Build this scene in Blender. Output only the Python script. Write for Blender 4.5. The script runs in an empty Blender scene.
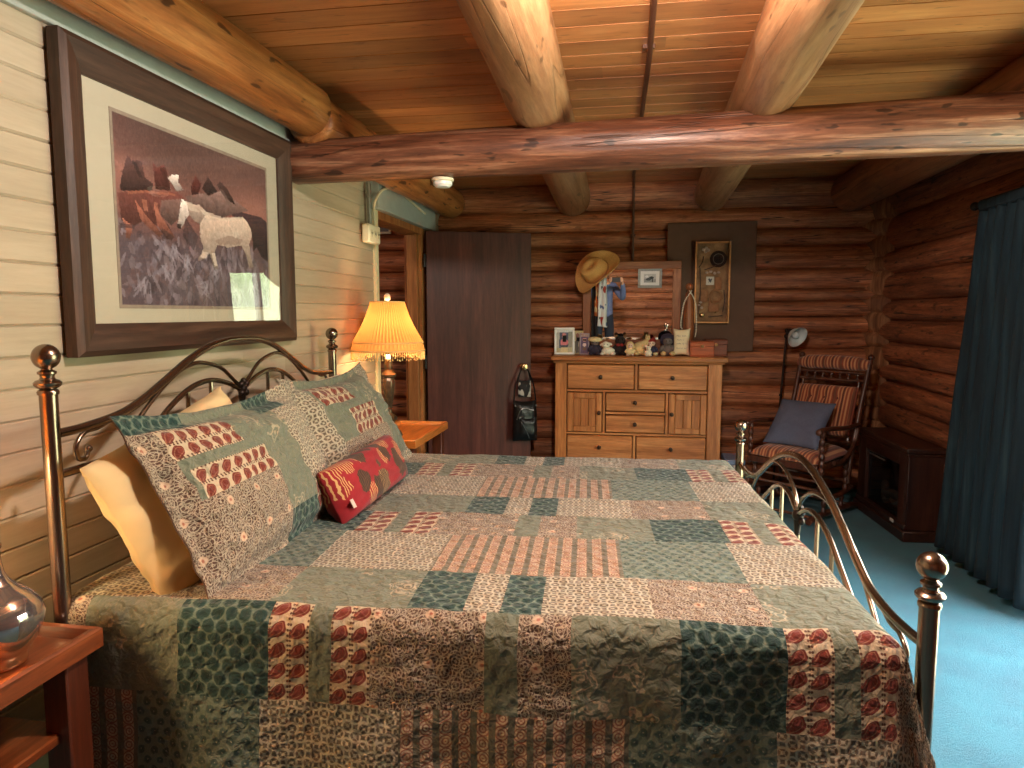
import bpy, bmesh, math, random
import numpy as np
from mathutils import Vector, Matrix, noise as mnoise

rng = random.Random(11)
SC = bpy.context.scene
COL = SC.collection
PI = math.pi
V = Vector


# ---------------------------------------------------------------- colour
def lin(c):
    c = c / 255.0
    return c / 12.92 if c <= 0.04045 else ((c + 0.055) / 1.055) ** 2.4


def C(r, g, b):
    return (lin(r), lin(g), lin(b), 1.0)


# ---------------------------------------------------------------- objects
def tag(o, label=None, cat=None, group=None, kind=None):
    if label:
        o['label'] = label
    if cat:
        o['category'] = cat
    if group:
        o['group'] = group
    if kind:
        o['kind'] = kind
    return o


def thing(name, label, cat, loc=(0, 0, 0), rz=0.0, group=None):
    o = bpy.data.objects.new(name, None)
    o.empty_display_size = 0.1
    COL.objects.link(o)
    o.location = loc
    o.rotation_euler = (0, 0, rz)
    return tag(o, label, cat, group)


def noise3(x, y, z):
    return mnoise.noise(V((x, y, z)))


def crom(pts, n=6, closed=False):
    """Catmull-Rom through pts"""
    pts = [V(p) for p in pts]
    out = []
    m = len(pts)
    segs = m if closed else m - 1
    for i in range(segs):
        if closed:
            p0, p1, p2, p3 = pts[(i - 1) % m], pts[i], pts[(i + 1) % m], pts[(i + 2) % m]
        else:
            p1, p2 = pts[i], pts[i + 1]
            p0 = pts[i - 1] if i > 0 else p1 * 2 - p2
            p3 = pts[i + 2] if i + 2 < m else p2 * 2 - p1
        for k in range(n):
            t = k / n
            out.append(0.5 * ((2 * p1) + (p2 - p0) * t + (2 * p0 - 5 * p1 + 4 * p2 - p3) * t * t
                              + (3 * p1 - p0 - 3 * p2 + p3) * t ** 3))
    if not closed:
        out.append(pts[-1])
    return out


class MB:
    """collects shapes and links them as ONE mesh object"""

    def __init__(s):
        s.v, s.f, s.mi = [], [], []
        s.cuts = []

    def add(s, verts, faces, mi=0, M=None):
        o = len(s.v)
        s.cuts.append((o, len(s.f)))
        if M is not None:
            verts = [M @ V(p) for p in verts]
        s.v += [tuple(p) for p in verts]
        for f in faces:
            s.f.append(tuple(i + o for i in f))
            s.mi.append(mi)
        return s

    def box(s, c, size, bev=0.004, mi=0, M=None):
        hx, hy, hz = [abs(a) / 2 for a in size]
        b = min(bev, hx * .9, hy * .9, hz * .9)
        vs, idx = [], {}
        for sx in (-1, 1):
            for sy in (-1, 1):
                for sz in (-1, 1):
                    for k in range(3):
                        d = [hx - b, hy - b, hz - b]
                        d[k] += b
                        idx[(sx, sy, sz, k)] = len(vs)
                        vs.append((c[0] + sx * d[0], c[1] + sy * d[1], c[2] + sz * d[2]))
        fs = []
        I = lambda a, k: idx[(a[0], a[1], a[2], k)]
        for k in range(3):
            a, bb = [(1, 2), (2, 0), (0, 1)][k]
            for sg in (-1, 1):
                q = []
                for (p, r) in ((-1, -1), (1, -1), (1, 1), (-1, 1)):
                    t = [0, 0, 0]
                    t[k] = sg; t[a] = p; t[bb] = r
                    q.append(I(t, k))
                fs.append(q if sg > 0 else q[::-1])
        for k in range(3):  # edges along axis k
            a, bb = [(1, 2), (2, 0), (0, 1)][k]
            for p in (-1, 1):
                for r in (-1, 1):
                    t0 = [0, 0, 0]; t1 = [0, 0, 0]
                    t0[k] = -1; t1[k] = 1
                    t0[a] = t1[a] = p; t0[bb] = t1[bb] = r
                    q = [I(t0, a), I(t0, bb), I(t1, bb), I(t1, a)]
                    fs.append(q if p * r < 0 else q[::-1])
        for sx in (-1, 1):
            for sy in (-1, 1):
                for sz in (-1, 1):
                    q = [idx[(sx, sy, sz, k)] for k in range(3)]
                    fs.append(q if sx * sy * sz > 0 else q[::-1])
        return s.add(vs, fs, mi, M)

    def bx(s, x0, x1, y0, y1, z0, z1, bev=0.004, mi=0, M=None):
        return s.box(((x0 + x1) / 2, (y0 + y1) / 2, (z0 + z1) / 2), (x1 - x0, y1 - y0, z1 - z0), bev, mi, M)

    def lathe(s, prof, seg=20, c=(0, 0, 0), M=None, mi=0, wave=None, caps=True):
        vs, fs = [], []
        n = len(prof)
        for (r, z) in prof:
            for k in range(seg):
                a = 2 * PI * k / seg
                rr = r * (1 + (wave(a, z) if wave else 0))
                vs.append((c[0] + rr * math.cos(a), c[1] + rr * math.sin(a), c[2] + z))
        for i in range(n - 1):
            for k in range(seg):
                k2 = (k + 1) % seg
                fs.append((i * seg + k, i * seg + k2, (i + 1) * seg + k2, (i + 1) * seg + k))
        if caps:
            if prof[0][0] > 1e-5:
                fs.append(tuple(range(seg - 1, -1, -1)))
            if prof[-1][0] > 1e-5:
                fs.append(tuple((n - 1) * seg + k for k in range(seg)))
        return s.add(vs, fs, mi, M)

    def tube(s, pts, r, seg=10, closed=False, mi=0, M=None, caps=True, flat=1.0):
        pts = [V(p) for p in pts]
        n = len(pts)
        rad = [r] * n if not isinstance(r, (list, tuple)) else list(r)
        T = []
        for i in range(n):
            if closed:
                t = pts[(i + 1) % n] - pts[(i - 1) % n]
            else:
                t = pts[min(i + 1, n - 1)] - pts[max(i - 1, 0)]
            T.append(t.normalized() if t.length > 1e-9 else V((0, 0, 1)))
        up = V((0, 0, 1)) if abs(T[0].z) < .9 else V((1, 0, 0))
        nrm = (up - T[0] * up.dot(T[0])).normalized()
        vs, fs = [], []
        for i in range(n):
            nrm = (nrm - T[i] * nrm.dot(T[i]))
            nrm = nrm.normalized() if nrm.length > 1e-6 else T[i].orthogonal().normalized()
            b = T[i].cross(nrm)
            for k in range(seg):
                a = 2 * PI * k / seg
                vs.append(pts[i] + nrm * (rad[i] * flat * math.cos(a)) + b * (rad[i] * math.sin(a)))
        m = n if closed else n - 1
        for i in range(m):
            j = (i + 1) % n
            for k in range(seg):
                k2 = (k + 1) % seg
                fs.append((i * seg + k, i * seg + k2, j * seg + k2, j * seg + k))
        if caps and not closed:
            fs.append(tuple(range(seg - 1, -1, -1)))
            fs.append(tuple((n - 1) * seg + k for k in range(seg)))
        return s.add(vs, fs, mi, M)

    def ball(s, c, r, seg=14, rings=9, mi=0, M=None, lump=0.0, e=1.0):
        if not isinstance(r, (list, tuple)):
            r = (r, r, r)
        vs, fs = [], []
        vs.append((c[0], c[1], c[2] - r[2]))
        for i in range(1, rings):
            ph = -PI / 2 + PI * i / rings
            for k in range(seg):
                a = 2 * PI * k / seg
                d = V((math.cos(ph) * math.cos(a), math.cos(ph) * math.sin(a), math.sin(ph)))
                g = 1 + (lump * noise3(d.x * 2 + c[0] * 31, d.y * 2 + c[1] * 17, d.z * 2 + c[2] * 9) if lump else 0)
                vs.append((c[0] + r[0] * d.x * g, c[1] + r[1] * d.y * g, c[2] + r[2] * d.z * g))
        vs.append((c[0], c[1], c[2] + r[2]))
        top = len(vs) - 1
        for k in range(seg):
            k2 = (k + 1) % seg
            fs.append((0, 1 + k2, 1 + k))
            fs.append((top, top - seg + k, top - seg + k2))
        for i in range(rings - 2):
            for k in range(seg):
                k2 = (k + 1) % seg
                a = 1 + i * seg
                fs.append((a + k, a + k2, a + seg + k2, a + seg + k))
        return s.add(vs, fs, mi, M)

    def prism(s, poly, h, M=None, mi=0):
        """poly: 2-D outline in local xy, extruded 0..h along local z"""
        n = len(poly)
        vs = [(p[0], p[1], 0) for p in poly] + [(p[0], p[1], h) for p in poly]
        fs = [tuple(range(n - 1, -1, -1)), tuple(range(n, 2 * n))]
        for i in range(n):
            j = (i + 1) % n
            fs.append((i, j, n + j, n + i))
        return s.add(vs, fs, mi, M)

    def each(s, name, mats, parent=None, **k):
        """every added shape becomes an object of its own"""
        out = []
        cuts = s.cuts + [(len(s.v), len(s.f))]
        for (v0, f0), (v1, f1) in zip(cuts[:-1], cuts[1:]):
            q = MB()
            q.v = s.v[v0:v1]
            q.f = [tuple(i - v0 for i in f) for f in s.f[f0:f1]]
            q.mi = s.mi[f0:f1]
            out.append(q.build(name, mats, parent, **k))
        return out

    def build(s, name, mats, parent=None, world=False, smooth=40, recalc=True):
        me = bpy.data.meshes.new(name)
        vs = s.v
        if world and parent is not None:
            L = parent.location
            vs = [(a - L[0], b - L[1], c - L[2]) for a, b, c in vs]
        me.from_pydata(vs, [], s.f)
        if not isinstance(mats, (list, tuple)):
            mats = [mats]
        for m in mats:
            me.materials.append(m)
        if len(mats) > 1:
            me.polygons.foreach_set('material_index', s.mi)
        if recalc:
            bm = bmesh.new()
            bm.from_mesh(me)
            bmesh.ops.recalc_face_normals(bm, faces=bm.faces)
            bm.to_mesh(me)
            bm.free()
        if smooth:
            me.polygons.foreach_set('use_smooth', [True] * len(me.polygons))
            me.set_sharp_from_angle(angle=math.radians(smooth))
        me.update()
        o = bpy.data.objects.new(name, me)
        COL.objects.link(o)
        if parent is not None:
            o.parent = parent
        return o


def struct(name, mb, mats, smooth=40, label=None, parent=None, recalc=True):
    o = mb.build(name, mats, parent, smooth=smooth, recalc=recalc)
    if parent is None:
        o['kind'] = 'structure'
        if label:
            o['label'] = label
    return o


def frame_M(o, x, y):
    """matrix with origin o and local axes x, y (z = x cross y)"""
    x = V(x).normalized(); y = V(y)
    y = (y - x * y.dot(x)).normalized()
    z = x.cross(y)
    M = Matrix(((x.x, y.x, z.x, o[0]), (x.y, y.y, z.y, o[1]), (x.z, y.z, z.z, o[2]), (0, 0, 0, 1)))
    return M


# ---------------------------------------------------------------- shader helpers
def newmat(name, rough=0.6, metal=0.0):
    m = bpy.data.materials.new(name)
    m.use_nodes = True
    nt = m.node_tree
    b = nt.nodes['Principled BSDF']
    b.inputs['Roughness'].default_value = rough
    b.inputs['Metallic'].default_value = metal
    return m, nt, b


def sock(nt, inp, val):
    if hasattr(val, 'is_output'):
        nt.links.new(val, inp)
    elif val is not None:
        if isinstance(val, (tuple, list)) and inp.type == 'VECTOR' and len(val) == 4:
            val = val[:3]
        inp.default_value = val


def nd(nt, typ, attrs=None, **ins):
    n = nt.nodes.new(typ)
    for k, v in (attrs or {}).items():
        setattr(n, k, v)
    for k, v in ins.items():
        sock(nt, n.inputs[k.replace('_', ' ')], v)
    return n


def ma(nt, op, a, b=None, c=None, clamp=False):
    n = nt.nodes.new('ShaderNodeMath')
    n.operation = op
    n.use_clamp = clamp
    sock(nt, n.inputs[0], a)
    if b is not None:
        sock(nt, n.inputs[1], b)
    if c is not None:
        sock(nt, n.inputs[2], c)
    return n.outputs[0]


def mix(nt, f, a, b, blend='MIX'):
    n = nt.nodes.new('ShaderNodeMix')
    n.data_type = 'RGBA'
    n.blend_type = blend
    sock(nt, n.inputs[0], f)
    sock(nt, n.inputs[6], a)
    sock(nt, n.inputs[7], b)
    return n.outputs[2]


def ramp(nt, fac, stops, interp='LINEAR'):
    n = nt.nodes.new('ShaderNodeValToRGB')
    cr = n.color_ramp
    cr.interpolation = interp
    while len(cr.elements) < len(stops):
        cr.elements.new(0.5)
    for e, (p, c) in zip(cr.elements, stops):
        e.position = p
        e.color = c if len(c) == 4 else (*c, 1)
    sock(nt, n.inputs[0], fac)
    return n.outputs[0]


def grey(v):
    return (v, v, v, 1)


def step(nt, x, e, w=0.01):
    """smooth step up at e, width w"""
    n = nt.nodes.new('ShaderNodeMapRange')
    n.interpolation_type = 'SMOOTHSTEP'
    sock(nt, n.inputs[0], x)
    n.inputs[1].default_value = e - w
    n.inputs[2].default_value = e + w
    n.inputs[3].default_value = 0
    n.inputs[4].default_value = 1
    return n.outputs[0]


def obj_coord(nt, scale=(1, 1, 1), island=0.0):
    tc = nd(nt, 'ShaderNodeTexCoord')
    out = tc.outputs['Object']
    if island:
        g = nd(nt, 'ShaderNodeNewGeometry')
        s = ma(nt, 'MULTIPLY', g.outputs['Random Per Island'], island)
        cmb = nd(nt, 'ShaderNodeCombineXYZ', X=s, Y=s, Z=s)
        va = nd(nt, 'ShaderNodeVectorMath', {'operation': 'ADD'})
        nt.links.new(out, va.inputs[0]); nt.links.new(cmb.outputs[0], va.inputs[1])
        out = va.outputs[0]
    mp = nd(nt, 'ShaderNodeMapping', Vector=out)
    mp.inputs['Scale'].default_value = scale
    return mp.outputs[0]


def bump(nt, b, h, strength=0.3, dist=0.01, normal=None):
    n = nd(nt, 'ShaderNodeBump', Height=h)
    n.inputs['Strength'].default_value = strength
    n.inputs['Distance'].default_value = dist
    if normal is not None:
        nt.links.new(normal, n.inputs['Normal'])
    nt.links.new(n.outputs[0], b.inputs['Normal'])
    return n.outputs[0]


_mc = {}


def plain(name, col, rough=0.6, metal=0.0, var=0.12, scale=40, coat=0.0, bmp=0.0):
    if name in _mc:
        return _mc[name]
    m, nt, b = newmat(name, rough, metal)
    co = obj_coord(nt)
    n = nd(nt, 'ShaderNodeTexNoise', Vector=co, Scale=scale, Detail=4.0)
    dk = tuple(c * (1 - var) for c in col[:3]) + (1,)
    lt = tuple(min(1, c * (1 + var)) for c in col[:3]) + (1,)
    nt.links.new(ramp(nt, n.outputs[0], [(0.3, dk), (0.7, lt)]), b.inputs['Base Color'])
    if coat:
        b.inputs['Coat Weight'].default_value = coat
    if bmp:
        bump(nt, b, n.outputs[0], bmp, 0.004)
    _mc[name] = m
    return m


def wood(name, dark, mid, light, axis='X', sc=1.0, rough=0.5, island=0.25, fleck=0.0, flat=0.0,
         bstr=0.25, coat=0.0, contrast=1.0, crack=0.0, fine=.35, streak=.45):
    if name in _mc:
        return _mc[name]
    m, nt, b = newmat(name, rough)
    k = {'X': 0, 'Y': 1, 'Z': 2}[axis]
    s = [22 * sc] * 3
    s[k] = 1.5 * sc
    co = obj_coord(nt, s, island=7.3)
    n1 = nd(nt, 'ShaderNodeTexNoise', Vector=co, Scale=1.0, Detail=6.0, Roughness=0.62, Distortion=0.5)
    col = ramp(nt, n1.outputs[0], [(0.5 - .24 / contrast, dark), (0.5, mid), (0.5 + .22 / contrast, light)])
    s2 = [5 * sc] * 3
    s2[k] = 1.1 * sc
    co2 = obj_coord(nt, s2, island=3.1)
    n2 = nd(nt, 'ShaderNodeTexNoise', Vector=co2, Scale=1.0, Detail=3.0)
    col = mix(nt, ma(nt, 'MULTIPLY', step(nt, n2.outputs[0], 0.55, 0.14), streak), col, dark)
    s5 = [95 * sc] * 3
    s5[k] = 9 * sc
    n5 = nd(nt, 'ShaderNodeTexNoise', Vector=obj_coord(nt, s5, island=4.1), Scale=1.0, Detail=5.0, Roughness=.7)
    col = mix(nt, fine, col, ramp(nt, n5.outputs[0], [(.32, grey(.35)), (.5, grey(1.0)), (.68, grey(1.5))]), 'MULTIPLY')
    g = nd(nt, 'ShaderNodeNewGeometry')
    if island:
        br = ma(nt, 'MULTIPLY_ADD', g.outputs['Random Per Island'], 2 * island, 1 - island)
        hs = nd(nt, 'ShaderNodeHueSaturation', Value=br, Color=col)
        hs.inputs['Fac'].default_value = 1
        col = hs.outputs[0]
    h = n1.outputs[0]
    if fleck:
        s3 = [26 * sc] * 3
        s3[k] = 7 * sc
        co3 = obj_coord(nt, s3, island=5.7)
        n3 = nd(nt, 'ShaderNodeTexNoise', Vector=co3, Scale=1.0, Detail=2.0)
        fm = step(nt, n3.outputs[0], 0.66, 0.03)
        col = mix(nt, ma(nt, 'MULTIPLY', fm, fleck), col, tuple(c * .35 for c in dark[:3]) + (1,))
    if crack:
        s4 = [16 * sc] * 3
        s4[k] = .5 * sc
        co4 = obj_coord(nt, s4, island=2.2)
        n4 = nd(nt, 'ShaderNodeTexNoise', Vector=co4, Scale=1.0, Detail=1.0)
        d = ma(nt, 'ABSOLUTE', ma(nt, 'SUBTRACT', n4.outputs[0], 0.5))
        cm = ma(nt, 'SUBTRACT', 1.0, step(nt, d, 0.006, 0.005))
        col = mix(nt, ma(nt, 'MULTIPLY', cm, crack), col, tuple(c * .2 for c in dark[:3]) + (1,))
        h = ma(nt, 'SUBTRACT', h, ma(nt, 'MULTIPLY', cm, 0.6))
    nt.links.new(col, b.inputs['Base Color'])
    if coat:
        b.inputs['Coat Weight'].default_value = coat
        b.inputs['Coat Roughness'].default_value = 0.25
    bump(nt, b, h, bstr, 0.008)
    _mc[name] = m
    return m


# ---------------------------------------------------------------- flat pictures (prints, photos)
class Canvas:
    """a small raster painted with polygons, carried by a mesh grid's colour attribute"""

    def __init__(s, w, h, col):
        s.w, s.h = w, h
        s.a = np.zeros((h, w, 3))
        s.a[:] = col
        yy, xx = np.mgrid[0:h, 0:w]
        s.X = (xx + .5) / w
        s.Y = (yy + .5) / h

    def mask(s, poly):
        x, y = s.X, s.Y
        m = np.zeros(x.shape, bool)
        n = len(poly)
        for i in range(n):
            x0, y0 = poly[i]; x1, y1 = poly[(i + 1) % n]
            if y0 == y1:
                continue
            c = ((y0 > y) != (y1 > y)) & (x < (x1 - x0) * (y - y0) / (y1 - y0) + x0)
            m ^= c
        return m

    def poly(s, poly, col, a=1.0):
        m = s.mask(poly)
        s.a[m] = s.a[m] * (1 - a) + np.array(col) * a

    def ell(s, cx, cy, rx, ry, col, a=1.0, ang=0.0):
        ca, sa = math.cos(ang), math.sin(ang)
        dx, dy = s.X - cx, s.Y - cy
        u = (dx * ca + dy * sa) / rx
        v = (-dx * sa + dy * ca) / ry
        m = u * u + v * v < 1
        s.a[m] = s.a[m] * (1 - a) + np.array(col) * a

    def body(s, poly, col, amt=.5, seed=0):
        """a painted body: lighter along the back, darker below, with loose brush marks"""
        m = s.mask(poly)
        if not m.any():
            return
        ys = s.Y[m]
        t = (s.Y - ys.min()) / max(1e-6, ys.max() - ys.min())
        rs = np.random.RandomState(seed)
        n = rs.normal(0, 1, s.a.shape[:2])
        for _ in range(3):
            n = (n + np.roll(n, 1, 0) + np.roll(n, -1, 0) + np.roll(n, 1, 1) + np.roll(n, 2, 1)) / 3.2
        f = 1 + amt * (.42 - t) + .035 * n
        s.a[m] = np.clip(np.array(col) * f[m][:, None], 0, 255)

    def grain(s, amt, r=1):
        rs = np.random.RandomState(5)
        n = rs.normal(0, amt, s.a.shape[:2])
        for _ in range(r):
            n = (n + np.roll(n, 1, 0) + np.roll(n, 1, 1) + np.roll(n, -1, 0)) / 2.6
        s.a = np.clip(s.a + n[..., None], 0, 255)

    def build(s, name, M, w, h, parent, mat):
        """M: origin at the picture's lower-left corner, local x = right, y = up"""
        W, H = s.w, s.h
        me = bpy.data.meshes.new(name)
        vs = [M @ V((w * i / W, h * (1 - j / H), 0)) for j in range(H + 1) for i in range(W + 1)]
        fs = []
        for j in range(H):
            for i in range(W):
                a = j * (W + 1) + i
                fs.append((a + W + 1, a + W + 2, a + 1, a))
        me.from_pydata([tuple(p) for p in vs], [], fs)
        at = me.color_attributes.new('Col', 'FLOAT_COLOR', 'CORNER')
        c = s.a.reshape(-1, 3) / 255.0
        c = np.where(c <= 0.04045, c / 12.92, ((c + 0.055) / 1.055) ** 2.4)
        c = np.concatenate([c, np.ones((len(c), 1))], 1)
        c = np.repeat(c, 4, axis=0).astype(np.float32)
        at.data.foreach_set('color', c.ravel())
        me.materials.append(mat)
        o = bpy.data.objects.new(name, me)
        COL.objects.link(o)
        o.parent = parent
        return o


def mat_print():
    if 'print' in _mc:
        return _mc['print']
    m, nt, b = newmat('printed_paper', 0.45)
    a = nd(nt, 'ShaderNodeVertexColor', {'layer_name': 'Col'})
    nt.links.new(a.outputs[0], b.inputs['Base Color'])
    _mc['print'] = m
    return m


def mat_pane(name, tint=(1, 1, 1, 1), ior=1.45, rough=0.0):
    """a thin pane: fresnel reflection over clear transmission"""
    if name in _mc:
        return _mc[name]
    m = bpy.data.materials.new(name)
    m.use_nodes = True
    nt = m.node_tree
    nt.nodes.clear()
    out = nd(nt, 'ShaderNodeOutputMaterial')
    tr = nd(nt, 'ShaderNodeBsdfTransparent', Color=tint)
    gl = nd(nt, 'ShaderNodeBsdfGlossy', Roughness=rough)
    lw = nd(nt, 'ShaderNodeLayerWeight')
    lw.inputs['Blend'].default_value = .5
    r0 = ((ior - 1) / (ior + 1)) ** 2
    fr = ma(nt, 'MULTIPLY_ADD', ma(nt, 'POWER', lw.outputs['Facing'], 5.0), 1 - r0, r0)
    mx = nd(nt, 'ShaderNodeMixShader')
    nt.links.new(fr, mx.inputs[0])
    nt.links.new(tr.outputs[0], mx.inputs[1])
    nt.links.new(gl.outputs[0], mx.inputs[2])
    nt.links.new(mx.outputs[0], out.inputs[0])
    _mc[name] = m
    return m

CEIL_W = 40; WORLD_S, SUN_E, EXPO = 9.0, 12.0, 1.58
# ================================================================ MATERIALS
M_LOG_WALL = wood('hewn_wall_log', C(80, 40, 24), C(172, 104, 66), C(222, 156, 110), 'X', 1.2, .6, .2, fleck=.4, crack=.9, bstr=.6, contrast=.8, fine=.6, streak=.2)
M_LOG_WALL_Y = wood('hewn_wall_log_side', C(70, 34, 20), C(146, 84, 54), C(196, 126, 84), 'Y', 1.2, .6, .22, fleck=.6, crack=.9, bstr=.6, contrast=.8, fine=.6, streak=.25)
M_LOG_END = wood('log_corner', C(80, 44, 26), C(138, 86, 52), C(190, 135, 92), 'Z', 1.0, .65, .15, bstr=.4)
M_BEAM = wood('cross_beam_log', C(66, 36, 25), C(122, 74, 52), C(182, 132, 102), 'X', 1.1, .42, 0.0, fleck=.8, bstr=.8, coat=.2, contrast=1.2, crack=.5, fine=.5)
M_JOIST = wood('peeled_joist_log', C(118, 72, 43), C(160, 114, 78), C(184, 143, 106), 'Y', .7, .42, .04, fleck=.65, crack=.4, bstr=.4, coat=.2)
M_JOIST2 = wood('peeled_side_log', C(112, 60, 26), C(176, 110, 58), C(204, 144, 86), 'Y', .8, .4, .05, fleck=.9, crack=.3, bstr=.5, coat=.2)
M_JOIST3 = wood('dark_joist_log', C(92, 48, 26), C(146, 88, 54), C(176, 116, 78), 'Y', .7, .5, .05, fleck=.4, crack=.8, bstr=.4)
M_CEIL = wood('ceiling_board', C(150, 86, 46), C(198, 130, 78), C(220, 160, 106), 'X', 1.5, .42, .2, fleck=.4, bstr=.05, coat=.15, contrast=.45, fine=.15)
M_PLANK = wood('white_washed_plank', C(164, 147, 124), C(182, 165, 142), C(191, 176, 154), 'Y', .8, .5, .03, bstr=.1, contrast=.8, fine=.1)
M_TRIM = plain('grey_white_trim', C(176, 182, 178), .5, var=.06, scale=14)
M_TRIM_WARM = plain('cream_trim', C(226, 214, 176), .5, var=.05, scale=14)
M_JAMB = wood('door_jamb_wood', C(128, 74, 36), C(172, 110, 62), C(200, 140, 86), 'Z', 1, .5, .08, bstr=.15)
M_DOOR = wood('dark_door_veneer', C(62, 30, 25), C(90, 47, 39), C(112, 63, 54), 'Z', .8, .42, 0.0, bstr=.06, coat=.0, contrast=.8)
M_DOOR.node_tree.nodes['Principled BSDF'].inputs['Specular IOR Level'].default_value = .3
M_BLACK = plain('black_iron', C(24, 22, 22), .45, var=.1)


def carpet():
    m, nt, b = newmat('blue_carpet', .95)
    co = obj_coord(nt)
    n = nd(nt, 'ShaderNodeTexNoise', Vector=co, Scale=5.0, Detail=4.0)
    f = nd(nt, 'ShaderNodeTexNoise', Vector=co, Scale=420.0, Detail=2.0)
    c = ramp(nt, n.outputs[0], [(.3, C(12, 110, 132)), (.7, C(28, 136, 158))])
    c = mix(nt, ma(nt, 'MULTIPLY', f.outputs[0], .5), c, C(6, 84, 114))
    nt.links.new(c, b.inputs['Base Color'])
    b.inputs['Sheen Weight'].default_value = .2
    m2 = nd(nt, 'ShaderNodeTexNoise', Vector=co, Scale=90.0, Detail=4.0, Roughness=.7)
    bump(nt, b, ma(nt, 'ADD', f.outputs[0], m2.outputs[0]), .9, .01)
    return m


M_CARPET = carpet()

# ================================================================ ROOM
XR, YB, YF, ZC = 3.60, 5.95, -1.30, 2.48
WY0, WY1, WZ0, WZ1 = 1.75, 3.46, 0.06, 2.0       # sliding window in the right wall
DY0, DY1, DZ = 4.38, 5.44, 2.075                 # doorway in the left wall

mb = MB(); mb.bx(-2.4, 3.9, YF - .2, YB + .25, -.12, 0, .001)
struct('floor', mb, M_CARPET, label='blue wall to wall carpet')


def log_course(mb, p0, p1, inward, z0, z1, bulge=.04, depth=.16, n=None, seed=0):
    """one hewn log laid from p0 to p1 (2-D), face bulging towards inward"""
    p0, p1, inw = V((*p0, 0)), V((*p1, 0)), V((*inward, 0)).normalized()
    L = (p1 - p0).length
    n = n or max(4, int(L / .09))
    prof = []
    K = 9
    for k in range(K):
        t = -1 + 2 * k / (K - 1)
        prof.append(((1 - abs(t) ** 3.2) * bulge, (z0 + z1) / 2 + t * (z1 - z0) / 2))
    vs, fs = [], []
    for i in range(n + 1):
        q = p0.lerp(p1, i / n)
        s = i / n * L
        w = 1 + .35 * noise3(s * .9, seed * 3.7, 1.3)
        for k, (d, z) in enumerate(prof):
            dd = d * w + .006 * noise3(s * 5, z * 9, seed * 1.9) * (d > .004)
            zz = z + (.012 * noise3(s * 1.1, seed * 5.1 + (0 if k < K / 2 else 7), 2) if 0 < k < K - 1 else 0)
            vs.append(q + inw * dd + V((0, 0, zz)))
        vs.append(q - inw * depth + V((0, 0, z1)))
        vs.append(q - inw * depth + V((0, 0, z0)))
    m = K + 2
    for i in range(n):
        for k in range(m):
            k2 = (k + 1) % m
            fs.append((i * m + k, i * m + k2, (i + 1) * m + k2, (i + 1) * m + k))
    fs.append(tuple(range(m - 1, -1, -1)))
    fs.append(tuple(n * m + k for k in range(m)))
    mb.add(vs, fs)


SEAM_B = [0, .17, .34, .5, .66, .83, .997, 1.133, 1.264, 1.39, 1.512, 1.609, 1.771, 1.957, 2.09, 2.26, 2.5]
SEAM_R = [0, .2, .38, .552, .728, .905, 1.04, 1.20, 1.366, 1.515, 1.718, 1.898, 2.157, 2.5]
mb = MB()
for i in range(len(SEAM_B) - 1):
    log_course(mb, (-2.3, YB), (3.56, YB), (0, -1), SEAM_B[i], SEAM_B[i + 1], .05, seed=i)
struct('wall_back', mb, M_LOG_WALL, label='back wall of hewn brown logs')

mb = MB()
for i in range(len(SEAM_R) - 1):
    z0, z1 = SEAM_R[i], SEAM_R[i + 1]
    spans = [(YF, WY0), (WY1, 5.86)] if z1 <= 2.0 else [(YF, 5.86)]
    for a, b in spans:
        log_course(mb, (XR, a), (XR, b), (-1, 0), z0, z1, .055, seed=i + 30)
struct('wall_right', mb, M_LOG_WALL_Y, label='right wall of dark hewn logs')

mb = MB()   # interlocked log ends in the corner
zz = 0
i = 0
while zz < 2.46:
    h = [.11, .16, .13, .18][i % 4]
    off = [.0, .022, -.012, .014][(i * 3) % 4]
    log_course(mb, (3.43 + off, YB + .02), (3.60, 5.78 - off), (-.7, -.7), zz, min(zz + h, 2.49), .02, .06, n=3, seed=i + 60)
    zz += h
    i += 1
struct('trim_1', mb, M_LOG_END, label='interlocked log ends in the corner')

mb = MB()
for i in range(len(SEAM_B) - 1):
    log_course(mb, (0, YF), (XR, YF), (0, 1), SEAM_B[i], SEAM_B[i + 1], .034, seed=i + 90)
struct('wall_front', mb, M_LOG_WALL)


# left wall: painted V-groove planks, with the doorway cut out
def plank(mb, y0, y1, z0, z1, x=0.0, t=.03, g=.006):
    vs, fs = [], []
    prof = [(x - t, z0), (x - g, z0), (x, z0 + .007), (x, z1 - .004), (x - g, z1), (x - t, z1)]
    for y in (y0, y1):
        vs += [(a, y, b) for a, b in prof]
    n = len(prof)
    for k in range(n):
        k2 = (k + 1) % n
        fs.append((k, k2, n + k2, n + k))
    fs += [tuple(range(n)), tuple(range(2 * n - 1, n - 1, -1))]
    mb.add(vs, fs)


mb = MB()
ph = .0865
k = 0
z = .0
while z < 2.5:
    z1 = min(z + ph, 2.5)
    cuts = [YF, .2 + (k * 1.7) % 1.5, 1.95 + (k * .83) % 1.2, DY0]
    for a, b in zip(cuts[:-1], cuts[1:]):
        plank(mb, a, b, z, z1)
    if z1 > DZ + .02:
        plank(mb, DY0, DY1, max(z, DZ + .02), z1)
    plank(mb, DY1, YB, z, z1)
    z = z1
    k += 1
struct('wall_left', mb, M_PLANK, label='left wall of cream painted horizontal planks')
mb = MB()
mb.bx(-.13, -.03, YF, DY0, 0, 2.5, .001); mb.bx(-.13, -.03, DY1, YB, 0, 2.5, .001); mb.bx(-.13, -.03, DY0, DY1, DZ + .02, 2.5, .001)
struct('wall_hall_partition', mb, plain('hall_side_wall', C(150, 120, 84), .7))
mb = MB(); mb.bx(-2.5, -2.38, YF, YB, 0, 2.5, .001); mb.bx(-2.4, -.1, YF - .12, YF, 0, 2.5, .001)
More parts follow.
